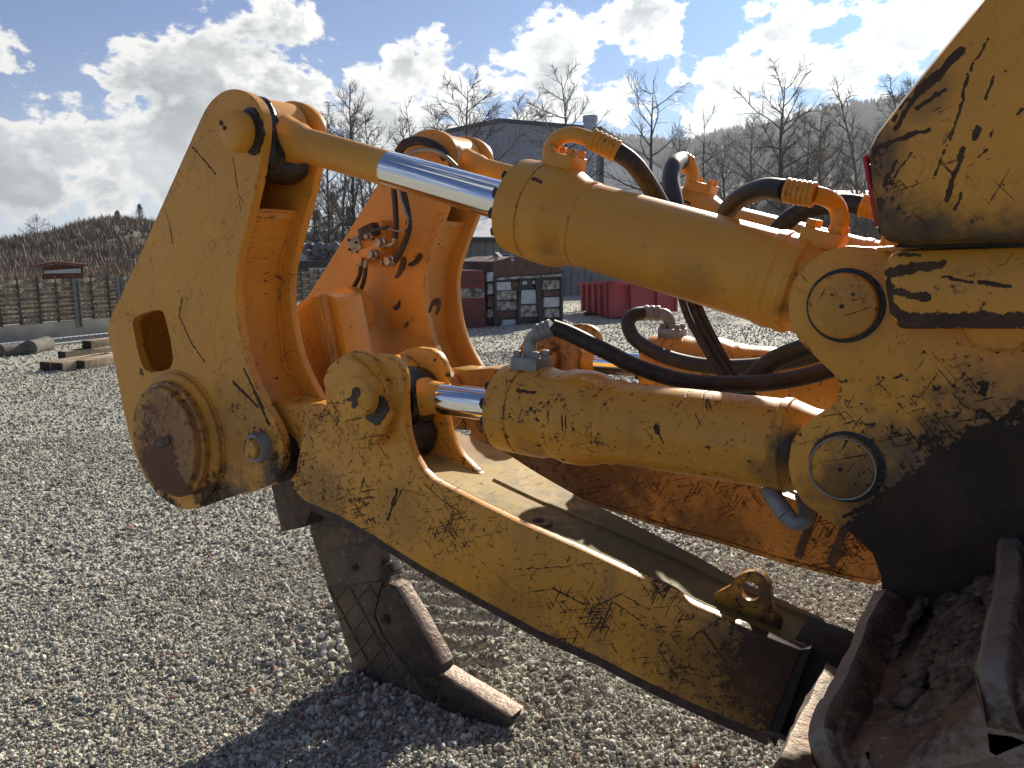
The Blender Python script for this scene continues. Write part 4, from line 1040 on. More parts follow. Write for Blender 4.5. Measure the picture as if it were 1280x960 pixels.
M['mat_felt'] = simple('mat_felt', (.15, .135, .11), .9, 0, .3, 14, .3, .003)
M['cladding'] = simple('cladding', (.46, .49, .53), .55, .1, .14, .5, .0)
M['trim_blue'] = simple('trim_blue', (.035, .05, .09), .5, 0, .2, 2, 0)
M['roof_pale'] = simple('roof_pale', (.55, .57, .60), .6, 0, .15, 1, 0)
M['plank_grey'] = simple('plank_grey', (.17, .175, .175), .85, 0, .4, 1.2, .3, .01, col2=(.25, .25, .24))
M['skip_red'] = simple('skip_red', (.42, .035, .05), .6, 0, .3, 2.5, .2, .004, col2=(.30, .03, .035))
M['crate_red'] = simple('crate_red', (.20, .035, .03), .7, 0, .3, 3, .2, .004, col2=(.12, .03, .03))
M['rust_sheet'] = simple('rust_sheet', (.13, .06, .045), .8, 0, .4, 5, .4, .01, col2=(.07, .035, .03))
M['flaked'] = simple('flaked', (.42, .44, .42), .75, 0, .3, 8, .4, .006, col2=(.09, .06, .045))
M['white_panel'] = simple('white_panel', (.48, .53, .56), .6, 0, .15, 8, .1, .004)
M['frame_dark'] = simple('frame_dark', (.045, .04, .045), .7, 0, .3, 6, .2, .004)
M['skip_green'] = simple('skip_green', (.03, .17, .10), .6, 0, .3, 4, .1, .003)
M['tank_white'] = simple('tank_white', (.62, .60, .54), .5, 0, .15, 4, 0)
M['print_dark'] = simple('print_dark', (.03, .06, .045), .7, 0, .2, 8, 0)
M['silver'] = simple('silver', (.45, .47, .5), .4, .7, .2, 3, 0)
M['roof_red'] = simple('roof_red', (.16, .045, .035), .7, 0, .3, 3, 0)

def quad_mesh(name, vs, fs, m, parent=None):
    me = bpy.data.meshes.new(name); me.from_pydata(vs, [], fs); return link(name, me, m, parent)
# ---- left hill with scrub, far forest hill
def hill(name, sky, d0, d1, rows, m, bulge=.6, zbase=-.4):
    vs = []; fs = []; pxs = np.linspace(sky[0][0], sky[-1][0], 90)
    ys = np.interp(pxs, [s[0] for s in sky], [s[1] for s in sky])
    for j in range(rows + 1):
        f = j / rows; d = d0 + (d1 - d0) * f
        for i, (px, py) in enumerate(zip(pxs, ys)):
            top = at(px, py, d1).z
            p = flat(px, d)
            k = math.sin(min(1, f) * PI / 2) ** 1.25
            z = zbase + (top - zbase) * k + (d1 * .0045) * mnoise.noise((p.x / d1 * 14, p.y / d1 * 14, 2)) * math.sin(f * PI)
            vs.append((p.x, p.y, z))
    n = len(pxs)
    for i in range(n):                     # a short back slope
        p = flat(pxs[i], d1 * 1.25); vs.append((p.x, p.y, zbase))
    for j in range(rows + 1):
        for i in range(n - 1): fs.append((j * n + i, j * n + i + 1, (j + 1) * n + i + 1, (j + 1) * n + i))
    o = quad_mesh(name, vs, fs, m); tag(o, kind='structure')
    for p in o.data.polygons: p.use_smooth = True
    return vs, n, rows
LS = [(-260, 302), (-100, 306), (0, 307), (45, 303), (70, 297), (100, 288), (130, 282), (165, 281), (200, 285), (240, 283), (300, 292), (380, 297), (480, 300), (620, 305)]
lv, ln, lr = hill('scrub_hill', LS, 34, 110, 16, M['hill_soil'])
RS = [(520, 215), (620, 200), (700, 190), (750, 188), (800, 193), (850, 197), (900, 183), (960, 176), (1000, 164), (1100, 148), (1250, 138), (1500, 150), (1800, 170)]
fv, fn, fr_ = hill('forest_hill', RS, 320, 1000, 14, M['forest_floor'])
def blades(name, items, m, kind='stuff', label=None, cat=None):
    """items: (base, height, spread, count, width): sprays of thin upright twigs"""
    vs = []; fs = []
    for b, h, sp, n, w in items:
        for _ in range(n):
            a = rng.uniform(0, 2 * PI); r = rng.uniform(0, 1) ** .5; l = h * rng.uniform(.5, 1)
            x0 = b[0] + math.cos(a) * sp * .4 * r; y0 = b[1] + math.sin(a) * sp * .4 * r; z0 = b[2] - .05
            dx = math.cos(a) * sp * r * rng.uniform(.3, 1); dy = math.sin(a) * sp * r * rng.uniform(.3, 1)
            aa = rng.uniform(0, PI); wx = math.cos(aa) * w; wy = math.sin(aa) * w
            k = len(vs)
            vs += [(x0 - wx, y0 - wy, z0), (x0 + wx, y0 + wy, z0), (x0 + dx * .5 + wx * .7, y0 + dy * .5 + wy * .7, z0 + l * .6), (x0 + dx * .5 - wx * .7, y0 + dy * .5 - wy * .7, z0 + l * .6), (x0 + dx, y0 + dy, z0 + l)]
            fs += [(k, k + 1, k + 2, k + 3), (k + 3, k + 2, k + 4)]
    o = quad_mesh(name, vs, fs, m); tag(o, label, cat, kind=kind); return o
def hill_z(vs, n, rows, d0, d1, sky, px, d):
    j = min(rows - 1e-3, max(0, (d - d0) / (d1 - d0) * rows)); i = min(n - 2, max(0, (px - sky[0][0]) / (sky[-1][0] - sky[0][0]) * (n - 1)))
    j0 = int(j); i0 = int(i); fj = j - j0; fi = i - i0
    z = lambda a, b_: vs[a * n + b_][2]
    return (z(j0, i0) * (1 - fi) + z(j0, i0 + 1) * fi) * (1 - fj) + (z(j0 + 1, i0) * (1 - fi) + z(j0 + 1, i0 + 1) * fi) * fj
it = []
for _ in range(2600):
    px = rng.uniform(-250, 600); d = rng.uniform(42, 112)
    p = flat(px, d); z = hill_z(lv, ln, lr, 34, 110, LS, px, d)
    h = rng.uniform(.5, 1.7) * (.6 + .4 * mnoise.noise((p.x * .06, p.y * .06, 4))) + .3
    it.append(((p.x, p.y, z), h, h * .55, 15, .03 + d * .00028))
blades('scrub', it, M['scrub'], label='brown leafless scrub covering the hillside behind the plank fence', cat='scrub')
it = []
for _ in range(3600):
    px = rng.uniform(-260, 330); d = rng.uniform(20, 46)
    p = flat(px, d); z = max(-.3, hill_z(lv, ln, lr, 34, 110, LS, px, d) if d > 34 else -.2)
    h = rng.uniform(.5, 1.15) * (1.0 if d > 30 else .8)
    it.append(((p.x, p.y, z), h, h * .4, 9, .018))
blades('dry_grass', it, M['dry_grass'], label='tall straw coloured dry grass growing behind the plank fence', cat='grass')
# forest on the far hill: thousands of small spiky crowns
vs = []; fs = []
for q in range(9000):
    px = rng.uniform(540, 1500); f = rng.uniform(.05, 1) ** .8; d = 320 + 680 * f
    if f > .99: d = 1000
    z = hill_z(fv, fn, fr_, 320, 1000, RS, px, d); p = flat(px, d)
    if 320 + 680 * .08 < d < 320 + 680 * .2 and px < 900: continue
    h = rng.uniform(6, 12) * (.55 if f < .3 else 1); w = h * rng.uniform(.16, .30); k = len(vs); z -= .3
    n = 5
    for lv_, (rr, zz) in enumerate(((w * .6, .0), (w, .18), (w * .55, .55))):
        for i in range(n): a = 2 * PI * i / n + lv_ * .5 + q; vs.append((p.x + math.cos(a) * rr * rng.uniform(.7, 1.2), p.y + math.sin(a) * rr * rng.uniform(.7, 1.2), z + h * zz))
    vs.append((p.x, p.y, z + h))
    for l_ in range(2):
        for i in range(n): fs.append((k + l_ * n + i, k + l_ * n + (i + 1) % n, k + (l_ + 1) * n + (i + 1) % n, k + (l_ + 1) * n + i))
    for i in range(n): fs.append((k + 2 * n + i, k + 2 * n + (i + 1) % n, k + 3 * n))
M['far_wood'] = simple('far_wood', (.055, .060, .045), .95, 0, .3, .015, 0, col2=(.035, .045, .03))
tag(quad_mesh('forest', vs, fs, M['far_wood']), 'dark forest of small pointed crowns covering the hazy far hill', 'forest', kind='stuff')
# meadow strip at its foot
mv = []
for px in np.linspace(560, 960, 30):
    for py, d in ((236, 395), (226, 440)):
        pass
me_v = []; me_f = []
for i, px in enumerate(np.linspace(640, 930, 25)):
    for d in (362, 400, 440, 470):
        p = flat(px, d); me_v.append((p.x, p.y, hill_z(fv, fn, fr_, 320, 1000, RS, px, d) + .8))
for i in range(24):
    for j in range(3): me_f.append((i * 4 + j, i * 4 + j + 1, (i + 1) * 4 + j + 1, (i + 1) * 4 + j))
tag(quad_mesh('meadow', me_v, me_f, M['meadow']), kind='structure')

# ---- bare trees
def branch_set(seed, H, lean=(0, 0), spread=.55, nmain=22, first=.22, r0=.13, droop=0.0, fork=False, twigs=1.0):
    rnd = random.Random(seed); T = []; Bs = []
    def poly(p, d, L, r, n, wob, up):
        pts = [p]; 
        for k in range(n):
            d = (d + Vector((rnd.gauss(0, wob), rnd.gauss(0, wob), rnd.gauss(0, wob) * .6 + up))).normalized()
            p = p + d * (L / n); pts.append(p)
        return pts
    trunk = poly(Vector((0, 0, -.3)), Vector((lean[0], lean[1], 1)).normalized(), H, r0, 14, .045, .03)
    T.append((trunk, [r0 * (1 - k / 14) ** .8 + .008 for k in range(15)], 7))
    def sample(pts, f):
        k = min(len(pts) - 2, int(f * (len(pts) - 1))); u = f * (len(pts) - 1) - k
        return pts[k].lerp(pts[k + 1], u), (pts[k + 1] - pts[k]).normalized()
    def side(d, ang, az):
        u, v = basis(d); return (d * math.cos(ang) + (u * math.cos(az) + v * math.sin(az)) * math.sin(ang)).normalized()
    az = rnd.random() * 6
    for i in range(nmain):
        f = first + (1 - first) * (i + rnd.random() * .7) / nmain * .97; az += 2.4 + rnd.gauss(0, .3)
        p, d = sample(trunk, min(f, .985)); L = H * (.42 * (1 - f) ** .7 + .08) * rnd.uniform(.7, 1.15) * (spread / .55)
        r = r0 * (1 - f) ** .8 * .42 + .012
        b = poly(p, side(d, rnd.uniform(.7, 1.15) * (spread / .55) ** .5, az), L, r, 6, .16, .07 - droop)
        T.append((b, [r * (1 - k / 6) + .006 for k in range(7)], 4))
        for j in range(int((6 + L * 2.6) * twigs)):
            f2 = rnd.uniform(.15, 1); p2, d2 = sample(b, min(f2, .98)); L2 = L * rnd.uniform(.2, .5) * (1.2 - f2) + .25
            b2 = poly(p2, side(d2, rnd.uniform(.4, .9), rnd.uniform(0, 6.3)), L2, .01, 4, .20, .02 - droop)
            Bs.append((b2, [.010 * (1 - k / 5) + .003 for k in range(5)], 3))
            for q in range(int(4 * twigs)):
                p3, d3 = sample(b2, rnd.uniform(.2, .98))
                b3 = poly(p3, side(d3, rnd.uniform(.4, .8), rnd.uniform(0, 6.3)), L2 * rnd.uniform(.25, .6) + .12, .006, 2, .2, .0 - droop)
                Bs.append((b3, [.0042, .0033, .002], 3))
    return T, Bs
def polys_mesh(name, L, wscale=1.0):
    bm_v = []; bm_f = []
    for pts, rr, seg in L:
        k0 = len(bm_v)
        d = (pts[1] - pts[0]); u, v = basis(d)
        for p, r in zip(pts, rr):
            for k in range(seg):
                a = 2 * PI * k / seg; q = p + (u * math.cos(a) + v * math.sin(a)) * r * wscale; bm_v.append((q.x, q.y, q.z))
        for i in range(len(pts) - 1):
            for k in range(seg): bm_f.append((k0 + i * seg + k, k0 + i * seg + (k + 1) % seg, k0 + (i + 1) * seg + (k + 1) % seg, k0 + (i + 1) * seg + k))
    me = bpy.data.meshes.new(name); me.from_pydata(bm_v, [], bm_f)
    for p in me.polygons: p.use_smooth = True
    return me
protos = {}
def tree(px, top_py, dist, seed, label, lean=(0, 0), ptype='a', pale=False, group=None):
    H = at(px, top_py, dist).z
    spec = {'a': dict(spread=.5, nmain=24, first=.2, r0=.13), 'b': dict(spread=.34, nmain=30, first=.12, r0=.11), 'y': dict(spread=.75, nmain=13, first=.42, r0=.15, twigs=.8), 't': dict(spread=.36, nmain=9, first=.25, r0=.07, twigs=.6), 'w': dict(spread=.62, nmain=26, first=.28, r0=.16, twigs=1.2)}[ptype]
    key = (ptype, seed)
    if key not in protos:
        T, Bs = branch_set(seed, 10.0, lean, **spec)
        protos[key] = (polys_mesh('trunk', T), polys_mesh('branches', Bs, .75 + dist / 90))
    r = empty('bare_tree', flat(px, dist), seed * 1.3); s_ = H / 10.0; r.scale = (s_, s_, s_)
    tr, bs = protos[key]
    m1 = M['bark_pale'] if pale else M['bark']
    if not tr.materials: tr.materials.append(m1); bs.materials.append(M['twig'] if not pale else M['bark_pale'])
    a = bpy.data.objects.new('trunk', tr); COL.objects.link(a); a.parent = r
    b_ = bpy.data.objects.new('branches', bs); COL.objects.link(b_); b_.parent = r; tag(b_, kind='stuff')
    tag(r, label, 'tree', group)
tree(412, 130, 52, 1, 'slim bare tree showing just right of the near bracket', ptype='b', pale=True)
tree(443, 101, 46, 2, 'tallest bare tree between the two yellow brackets, dark trunk above the rod', ptype='a')
tree(478, 128, 50, 3, 'bare tree with fine upright twigs left of the far bracket top', ptype='b', pale=True)
tree(520, 118, 58, 4, 'faint slender bare tree just above the top of the far bracket', ptype='t')
tree(608, 92, 50, 5, 'wide bare tree standing in front of the grey hall gable', ptype='w', pale=True)
tree(703, 86, 44, 6, 'dense twiggy bare tree left of the steel chimney', ptype='a')
tree(808, 100, 30, 7, 'forked bare tree with open crown right of the steel chimney', ptype='y')
tree(884, 128, 33, 8, 'thin bare tree leaning right beyond the far hose loop', lean=(.22, .1), ptype='t')
tree(932, 142, 48, 9, 'small bare tree between the leaning tree and the dark layered tree', ptype='a', pale=True)
tree(982, 92, 40, 10, 'dark broad bare tree with layered branches before the far hill', ptype='w')
tree(1030, 130, 46, 11, 'crooked bare tree just left of the red reflector group of poplars', ptype='a')
tree(1060, 100, 55, 12, 'tall narrow bare tree close left of the fuel tank', ptype='b')
tree(1092, 93, 57, 13, 'tall pale bare tree with rounded top beside the fuel tank edge', ptype='b', pale=True)
tree(1122, 96, 60, 12, 'rightmost bare tree half hidden by the fuel tank', ptype='b')
tree(846, 160, 70, 14, 'low distant bare tree above the meadow strip', ptype='a')
tree(640, 210, 24, 15, 'small dark crooked sapling in front of the grey hall wall', ptype='t')
tree(50, 270, 80, 16, 'white barked bare tree on the hill left of the red roofed hut', ptype='w', pale=True)
tree(112, 272, 80, 17, 'pale bare tree on the hillside above the red roofed hut', ptype='a', pale=True)
tree(428, 140, 60, 20, 'thin bare tree between the two tallest trees in the bracket gap', ptype='b', pale=True)
tree(460, 150, 64, 21, 'distant bare tree low behind the upper rod', ptype='b', pale=True)
tree(500, 140, 55, 22, 'upright bare tree just left of the far bracket top', ptype='b', pale=True)
tree(575, 125, 66, 23, 'faint bare tree rising above the left end of the hall roof', ptype='b', pale=True)
tree(640, 130, 64, 24, 'small bare tree above the hall roof ridge', ptype='w')
tree(910, 175, 44, 25, 'low spreading bare tree right of the leaning tree', ptype='w')
tree(1005, 165, 42, 26, 'low twiggy bare tree under the dark layered tree', ptype='w')
tree(1075, 150, 42, 27, 'short bare tree touching the red reflector', ptype='a')
tree(395, 215, 60, 18, 'short bare tree beside the dark conifers', ptype='w')
tree(600, 250, 40, 19, 'low bare tree before the low grey shed', ptype='a')
# conifers
def conifer(px, top_py, dist, wpx, seed, label, zb=0.0):
    H = at(px, top_py, dist).z - zb; Wd = wpx / 960 * dist / 2; rnd = random.Random(seed)
    r = empty('conifer_tree', flat(px, dist, zb))
    bm = bmesh.new(); tube_bm(bm, [(0, 0, -.3), (0, 0, H * .5), (0, 0, H * .98)], [H * .02, H * .012, .01], 6); from_bm('trunk', bm, M['bark'], r, 1)
    vs = []; fs = []
    for _ in range(1500):
        f = rnd.random() ** .8; a = rnd.uniform(0, 2 * PI); R_ = Wd * (1 - f) ** .75 * (.75 + .35 * math.sin(a * 3 + seed + f * 11)) * rnd.uniform(.45, 1.05)
        z = H * (.06 + .94 * f); x, y = math.cos(a) * R_, math.sin(a) * R_; s_ = Wd * rnd.uniform(.08, .2)
        k = len(vs); t_ = rnd.uniform(-.6, .6)
        vs += [(x, y, z), (x + math.cos(a + t_) * s_ * 1.5, y + math.sin(a + t_) * s_ * 1.5, z - s_ * .5), (x + math.cos(a + 1.4) * s_ * .6, y + math.sin(a + 1.4) * s_ * .6, z - s_ * .1 + rnd.uniform(-.3, .3) * s_)]
        fs.append((k, k + 1, k + 2))
    quad_mesh('crown', vs, fs, M['conifer'], r)
    tag(r, label, 'tree')
conifer(397, 262, 62, 38, 1, 'dark green conifer nearest the near bracket edge')
conifer(417, 240, 64, 46, 2, 'tallest dark green conifer between the brackets')
conifer(438, 258, 60, 36, 3, 'dark green conifer close left of the far bracket')
conifer(179, 255, 104, 14, 4, 'lone small fir on the crest of the left hill', zb=5.5)
conifer(151, 263, 100, 16, 5, 'round dark evergreen left of the lone fir on the hill', zb=4.5)

# ---- industrial hall
def facade(name, pts_px, m, parent, ribs=None, amp=.05):
    pass
hall = empty('industrial_hall', flat(660, 60))
tag(hall, 'grey blue corrugated industrial hall with low gable and steel chimney beside it', 'building')
HL = Vector(hall.location)
A, B = flat(560, 61), flat(750, 57); wv = B - A; Wl = wv.length; dirw = wv / Wl; nrm = Vector((dirw.y, -dirw.x, 0)); 
if nrm.dot(-A) < 0: nrm = -nrm
def top_at(s_):
    p = A + dirw * s_; d = math.hypot(p.x, p.y)
    # which picture column the point stands in
    rel = Vector((p.x, p.y, 0)); xx = rel.dot(_R) / (rel.dot(Vector((-math.sin(YAW), math.cos(YAW), 0)))) * F_PX / math.cos(0) * 1.0
    px = 640 + xx
    py = np.interp(px, [545, 628, 750], [171, 153, 165]); return at(px, py, d).z
n = 132; vs = []; fs = []
for i in range(n + 1):
    s_ = Wl * i / n; off = .035 * (1 if (i // 1) % 2 else -1); p = A + dirw * s_ + nrm * off - HL
    vs += [(p.x, p.y, 0), (p.x, p.y, top_at(s_))]
for i in range(n): fs.append((2 * i, 2 * i + 2, 2 * i + 3, 2 * i + 1))
quad_mesh('front_wall', vs, fs, M['cladding'], hall)
bk = -nrm * 26
def hv(s_, z, back=0.0): p = A + dirw * s_ - nrm * back - HL; return (p.x, p.y, z)
sr = Wl * .36
quad_mesh('side_wall', [hv(Wl, 0), hv(Wl, top_at(Wl)), hv(Wl, top_at(Wl), 26), hv(Wl, 0, 26)], [(0, 1, 2, 3)], M['cladding'], hall)
ev = [0, sr, Wl]
zs = [top_at(x) for x in ev]
rv = []; 
for x, z in zip(ev, zs): rv += [hv(x, z + .05, -.15), hv(x, z + .05, 26), hv(x, z + .32, -.15), hv(x, z + .32, 26)]
quad_mesh('roof', rv, [(0, 1, 5, 4), (4, 5, 9, 8), (2, 6, 7, 3), (6, 10, 11, 7), (0, 4, 6, 2), (4, 8, 10, 6), (8, 9, 11, 10), (0, 2, 3, 1)], M['trim_blue'], hall)
p = A + dirw * (Wl + .03) - HL
box('corner_trim', (p.x, p.y, zs[2] / 2), (.28, .28, zs[2]), M['trim_blue'], hall, rotz(math.atan2(dirw.y, dirw.x)))
c = flat(735, 55.5); ch = lathe('steel_chimney', (c.x, c.y, 0), (0, 0, 1), [(0, .46), (at(735, 152, 55.5).z, .46), (at(735, 152, 55.5).z, .52), (at(735, 145, 55.5).z, .52)], M['silver'], None, 24)
tag(ch, 'round silver steel chimney standing at the right end of the grey hall', 'chimney')
# low grey shed behind the containers
low = empty('low_shed', flat(670, 30)); tag(low, 'low grey plank shed with pale metal roof behind the containers', 'shed')
LL = Vector(low.location); A2, B2 = flat(560, 30), flat(790, 33); w2 = (B2 - A2); W2 = w2.length; d2 = w2 / W2; n2 = Vector((d2.y, -d2.x, 0))
if n2.dot(-A2) < 0: n2 = -n2
th = at(600, 300, 30).z
def lp(s_, z, bk_=0.0): p = A2 + d2 * s_ - n2 * bk_ - LL; return (p.x, p.y, z)
npl = 26; pm_ = None
for i in range(npl):                        # single boards
    s0 = W2 * i / npl; s1 = W2 * (i + 1) / npl - .025
    vs = [lp(s0, 0, .0), lp(s1, 0, .0), lp(s1, th, .0), lp(s0, th, .0), lp(s0, 0, .05), lp(s1, 0, .05), lp(s1, th, .05), lp(s0, th, .05)]
    o = quad_mesh('board', vs, [(0, 1, 2, 3), (1, 5, 6, 2), (4, 0, 3, 7), (3, 2, 6, 7)], M['plank_grey'], low)
quad_mesh('rear_wall', [lp(0, 0, .12), lp(W2, 0, .12), lp(W2, th, .12), lp(0, th, .12)], [(0, 1, 2, 3)], M['frame_dark'], low)
zt_ = at(600, 268, 35).z
quad_mesh('roof', [lp(-.3, th + .12, -.35), lp(W2 + .3, th + .12, -.35), lp(W2 + .3, zt_ , 5), lp(-.3, zt_, 5), lp(-.3, th - .02, -.3), lp(W2 + .3, th - .02, -.3), lp(W2 + .3, zt_ - .14, 5), lp(-.3, zt_ - .14, 5)], [(0, 1, 2, 3), (4, 5, 6, 7), (0, 1, 5, 4), (1, 2, 6, 5), (3, 0, 4, 7)], M['roof_pale'], low)
box('fascia', Vector(lp(W2 / 2, th + .0, -.36)), (W2, .05, .16), M['frame_dark'], low, rotz(math.atan2(d2.y, d2.x)))
# pale roofed hall far right, half behind the hoses
def simple_hall(name, pxa, pxb, dist, ywall, yridge, label, wallm, roofm, depth=14):
    o = empty(name, flat((pxa + pxb) / 2, dist)); L0 = Vector(o.location); a, b_ = flat(pxa, dist), flat(pxb, dist * 1.05); w = b_ - a; L = w.length; d = w / L; n_ = Vector((d.y, -d.x, 0))
    if n_.dot(-a) < 0: n_ = -n_
    zw = at(pxa, ywall, dist).z; zr = at(pxa, yridge, dist + depth / 2).z
    f = lambda s_, z, bk_: tuple(a + d * s_ - n_ * bk_ + Vector((0, 0, z)) - L0)
    quad_mesh('wall', [f(0, 0, 0), f(L, 0, 0), f(L, zw, 0), f(0, zw, 0), f(0, 0, depth), f(L, 0, depth), f(L, zw, depth), f(0, zw, depth), f(0, zr - .1, depth / 2), f(L, zr - .1, depth / 2)],
              [(0, 1, 2, 3), (4, 5, 6, 7), (0, 3, 8, 7, 4), (1, 2, 9, 6, 5)], wallm, o)
    quad_mesh('roof', [f(-.4, zw, -.5), f(L + .4, zw, -.5), f(L + .4, zr, depth / 2), f(-.4, zr, depth / 2), f(-.4, zw, depth + .5), f(L + .4, zw, depth + .5)], [(0, 1, 2, 3), (3, 2, 5, 4)], roofm, o)
    k = max(3, int(L / 3))
    for i in range(k):
        c_ = a + d * (L * (i + .5) / k) + n_ * .03 - L0
        box('window', (c_.x, c_.y, zw * .55), (L / k * .5, .06, zw * .35), M['frame_dark'], o, rotz(math.atan2(d.y, d.x)))
    tag(o, label, 'building')
simple_hall('storage_hall', 1005, 1150, 75, 252, 238, 'long low storage hall with bright pale roof behind the bare trees at right', M['plank_grey'], M['roof_pale'])
simple_hall('farm_building', 700, 832, 150, 262, 247, 'distant low farm building below the meadow right of the chimney', M['plank_grey'], M['plank_grey'])

# woodland edge: dense thickets behind the yard
it = []
for _ in range(1500):
    px = rng.uniform(380, 1250); d = rng.uniform(62, 120); p = flat(px, d)
    h = rng.uniform(1.8, 4.6) * (1.0 if px > 850 else .8) * (1.1 if px < 560 else 1); it.append(((p.x, p.y, 0), h, h * .5, 16, .035 + d * .0002))
blades('thicket', it, M['twig'], label='tangled leafless thicket standing behind the yard buildings', cat='thicket')

# ---- skips and containers
def prism_face(name, corners, m, parent, depth_dir, depth, off):
    """box from a front outline (list of 3-D points) pushed back"""
    vs = [tuple(Vector(c) - off) for c in corners] + [tuple(Vector(c) + depth_dir * depth - off) for c in corners]; n_ = len(corners)
    fs = [tuple(range(n_))[::-1], tuple(range(n_, 2 * n_))] + [(i, (i + 1) % n_, (i + 1) % n_ + n_, i + n_) for i in range(n_)]
    bm = bmesh.new(); me = bpy.data.meshes.new(name); me.from_pydata(vs, [], fs); bm.from_mesh(me); bpy.data.meshes.remove(me)
    return from_bm(name, bm, m, parent, .6)
class Face:
    """upright plane through two ground points; f(px, py) is the point of it seen there"""
    def __init__(s, pa, pb): s.a = pa; s.b = pb; d = (pb - pa); d.z = 0; s.d = d.normalized(); s.n = Vector((s.d.y, -s.d.x, 0)); s.n = s.n if s.n.dot(-pa) > 0 else -s.n
    def __call__(s, px, py, out=0.0):
        r = ray(px, py); a = s.a + s.n * out; t = (a - Vector((0, 0, EYE))).dot(s.n) / r.dot(s.n); return Vector((0, 0, EYE)) + r * t
# red rounded crate with a white printed band
F1 = Face(gr(576, 411), gr(607, 410)); o = empty('red_crate', F1.a); tag(o, 'dark red metal crate with white printed band, left of the rusty scrap skip', 'container')
off = Vector(o.location)
body = prism_face('body', [F1(570, 411), F1(603, 410), F1(607, 406), F1(605, 338), F1(570, 338)], M['crate_red'], o, -F1.n, 1.2, off)
prism_face('white_band', [F1(570, 373, .01), F1(606, 372, .01), F1(605.5, 361, .01), F1(570, 361, .01)], M['flaked'], o, -F1.n, .02, off)
for k, (x0, x1, y) in enumerate(((584, 589, 365), (591, 597, 364.5), (598, 601, 366), (588, 600, 370), (581, 584, 367), (592, 596, 367.5))):
    prism_face('lettering', [F1(x0, y + .9, .018), F1(x1, y + .7, .018), F1(x1, y - .7, .018), F1(x0, y - .6, .018)], M['rust_sheet'], o, -F1.n, .006, off)
for y in (352, 384, 398): prism_face('swage', [F1(570, y + 1, .02), F1(606, y + 1, .02), F1(606, y - 1, .02), F1(570, y - 1, .02)], M['rust_sheet'], o, -F1.n, .02, off)
# rusty scrap skip: framed box with flaked panels
F2 = Face(gr(607, 409), gr(704, 402)); o = empty('scrap_skip', F2.a); tag(o, 'rusty framed scrap skip with flaking white panels beside the dark red crate', 'skip'); off = Vector(o.location)
prism_face('body', [F2(611, 405), F2(640, 410), F2(690, 406), F2(703, 398), F2(704, 336), F2(617, 344)], M['frame_dark'], o, -F2.n, 1.8, off)
prism_face('rusty_side', [F2(618, 346, .02), F2(700, 341, .02), F2(704, 318, .02), F2(640, 321, .02), F2(616, 327, .02)], M['rust_sheet'], o, -F2.n, 1.5, off)
prism_face('rail', [F2(618, 350.5, .08), F2(703, 345, .08), F2(703, 342.5, .08), F2(618, 347.5, .08)], M['flaked'], o, -F2.n, .1, off)
for x0, x1, y0, y1, mm in ((621, 639, 353, 363, 'white_panel'), (609, 617, 341, 352, 'white_panel'), (651, 673, 363, 380, 'white_panel'), (653, 659, 352, 356, 'white_panel'), (666, 671, 351, 355, 'white_panel'), (621, 646, 364, 375, 'flaked'), (621, 646, 377, 388, 'flaked'), (621, 646, 390, 398, 'rust_sheet'), (650, 677, 382, 396, 'flaked'), (679, 700, 351, 362, 'flaked'), (679, 700, 364, 370, 'rust_sheet'), (680, 701, 372, 384, 'white_panel'), (681, 701, 386, 397, 'flaked'), (610, 618, 355, 368, 'flaked'), (610, 618, 371, 384, 'rust_sheet'), (610, 618, 387, 397, 'flaked'), (640, 649, 353, 362, 'rust_sheet'), (628, 645, 400, 407, 'white_panel')):
    prism_face('panel', [F2(x0, y1, .05), F2(x1, y1 - .8, .05), F2(x1 - .5, y0 - .8, .05), F2(x0 + .5, y0, .05)], M[mm], o, -F2.n, .06, off)
for x0, x1, x2, x3 in ((646, 650, 650, 653), (674, 678, 670, 674), (618, 621, 618, 621), (701, 704, 701, 704)):
    prism_face('post', [F2(x0, 406, .1), F2(x1, 406, .1), F2(x3, 347, .1), F2(x2, 347, .1)], M['frame_dark'], o, -F2.n, .12, off)
rr = random.Random(4)
bm = bmesh.new()
for k in range(60):                     # scrap lying on top
    q = F2(rr.uniform(618, 700), rr.uniform(318, 336), -rr.uniform(.0, .9)); box_bm(bm, q - off, (rr.uniform(.05, .35), rr.uniform(.05, .2), rr.uniform(.02, .12)), Matrix.Rotation(rr.uniform(0, 3), 3, Vector((rr.random(), rr.random(), rr.random()))))
tag(from_bm('scrap_heap', bm, M['flaked'], o), kind='stuff')
# bright red skip
cA, cB, cC = gr(726, 390), gr(764, 399.5), gr(849, 392)
F3 = Face(cA, cB); F4 = Face(cB, cC); o = empty('red_skip', cB); tag(o, 'bright red open roll-off skip with vertical ribs seen below the upper cylinder', 'skip'); off = Vector(o.location)
bm = bmesh.new()
tops = [F3(723, 353), F3(763, 351.5), F4(849, 357)]; bots = [F3(730, 388), F4(766, 397), F4(845, 389)]
w = (cC - cB).normalized(); e4 = tops[0] + (tops[2] - tops[1]); b4 = bots[0] + (bots[2] - bots[1])
ring_t = [tops[0], tops[1], tops[2], e4]; ring_b = [bots[0], bots[1], bots[2], b4]; cen = sum(ring_t, Vector()) / 4
def addring(L): return [bm.verts.new(v - off) for v in L]
rb, rt = addring(ring_b), addring(ring_t)
it_ = addring([t_.lerp(cen, .05) for t_ in ring_t]); ib = addring([b_.lerp(cen, .06) + Vector((0, 0, .1)) for b_ in ring_b])
for k in range(4):
    j = (k + 1) % 4
    bm.faces.new((rb[k], rb[j], rt[j], rt[k])); bm.faces.new((rt[k], rt[j], it_[j], it_[k])); bm.faces.new((it_[k], it_[j], ib[j], ib[k]))
bm.faces.new(ib); bm.faces.new(rb[::-1])
from_bm('body', bm, M['skip_red'], o, .4)
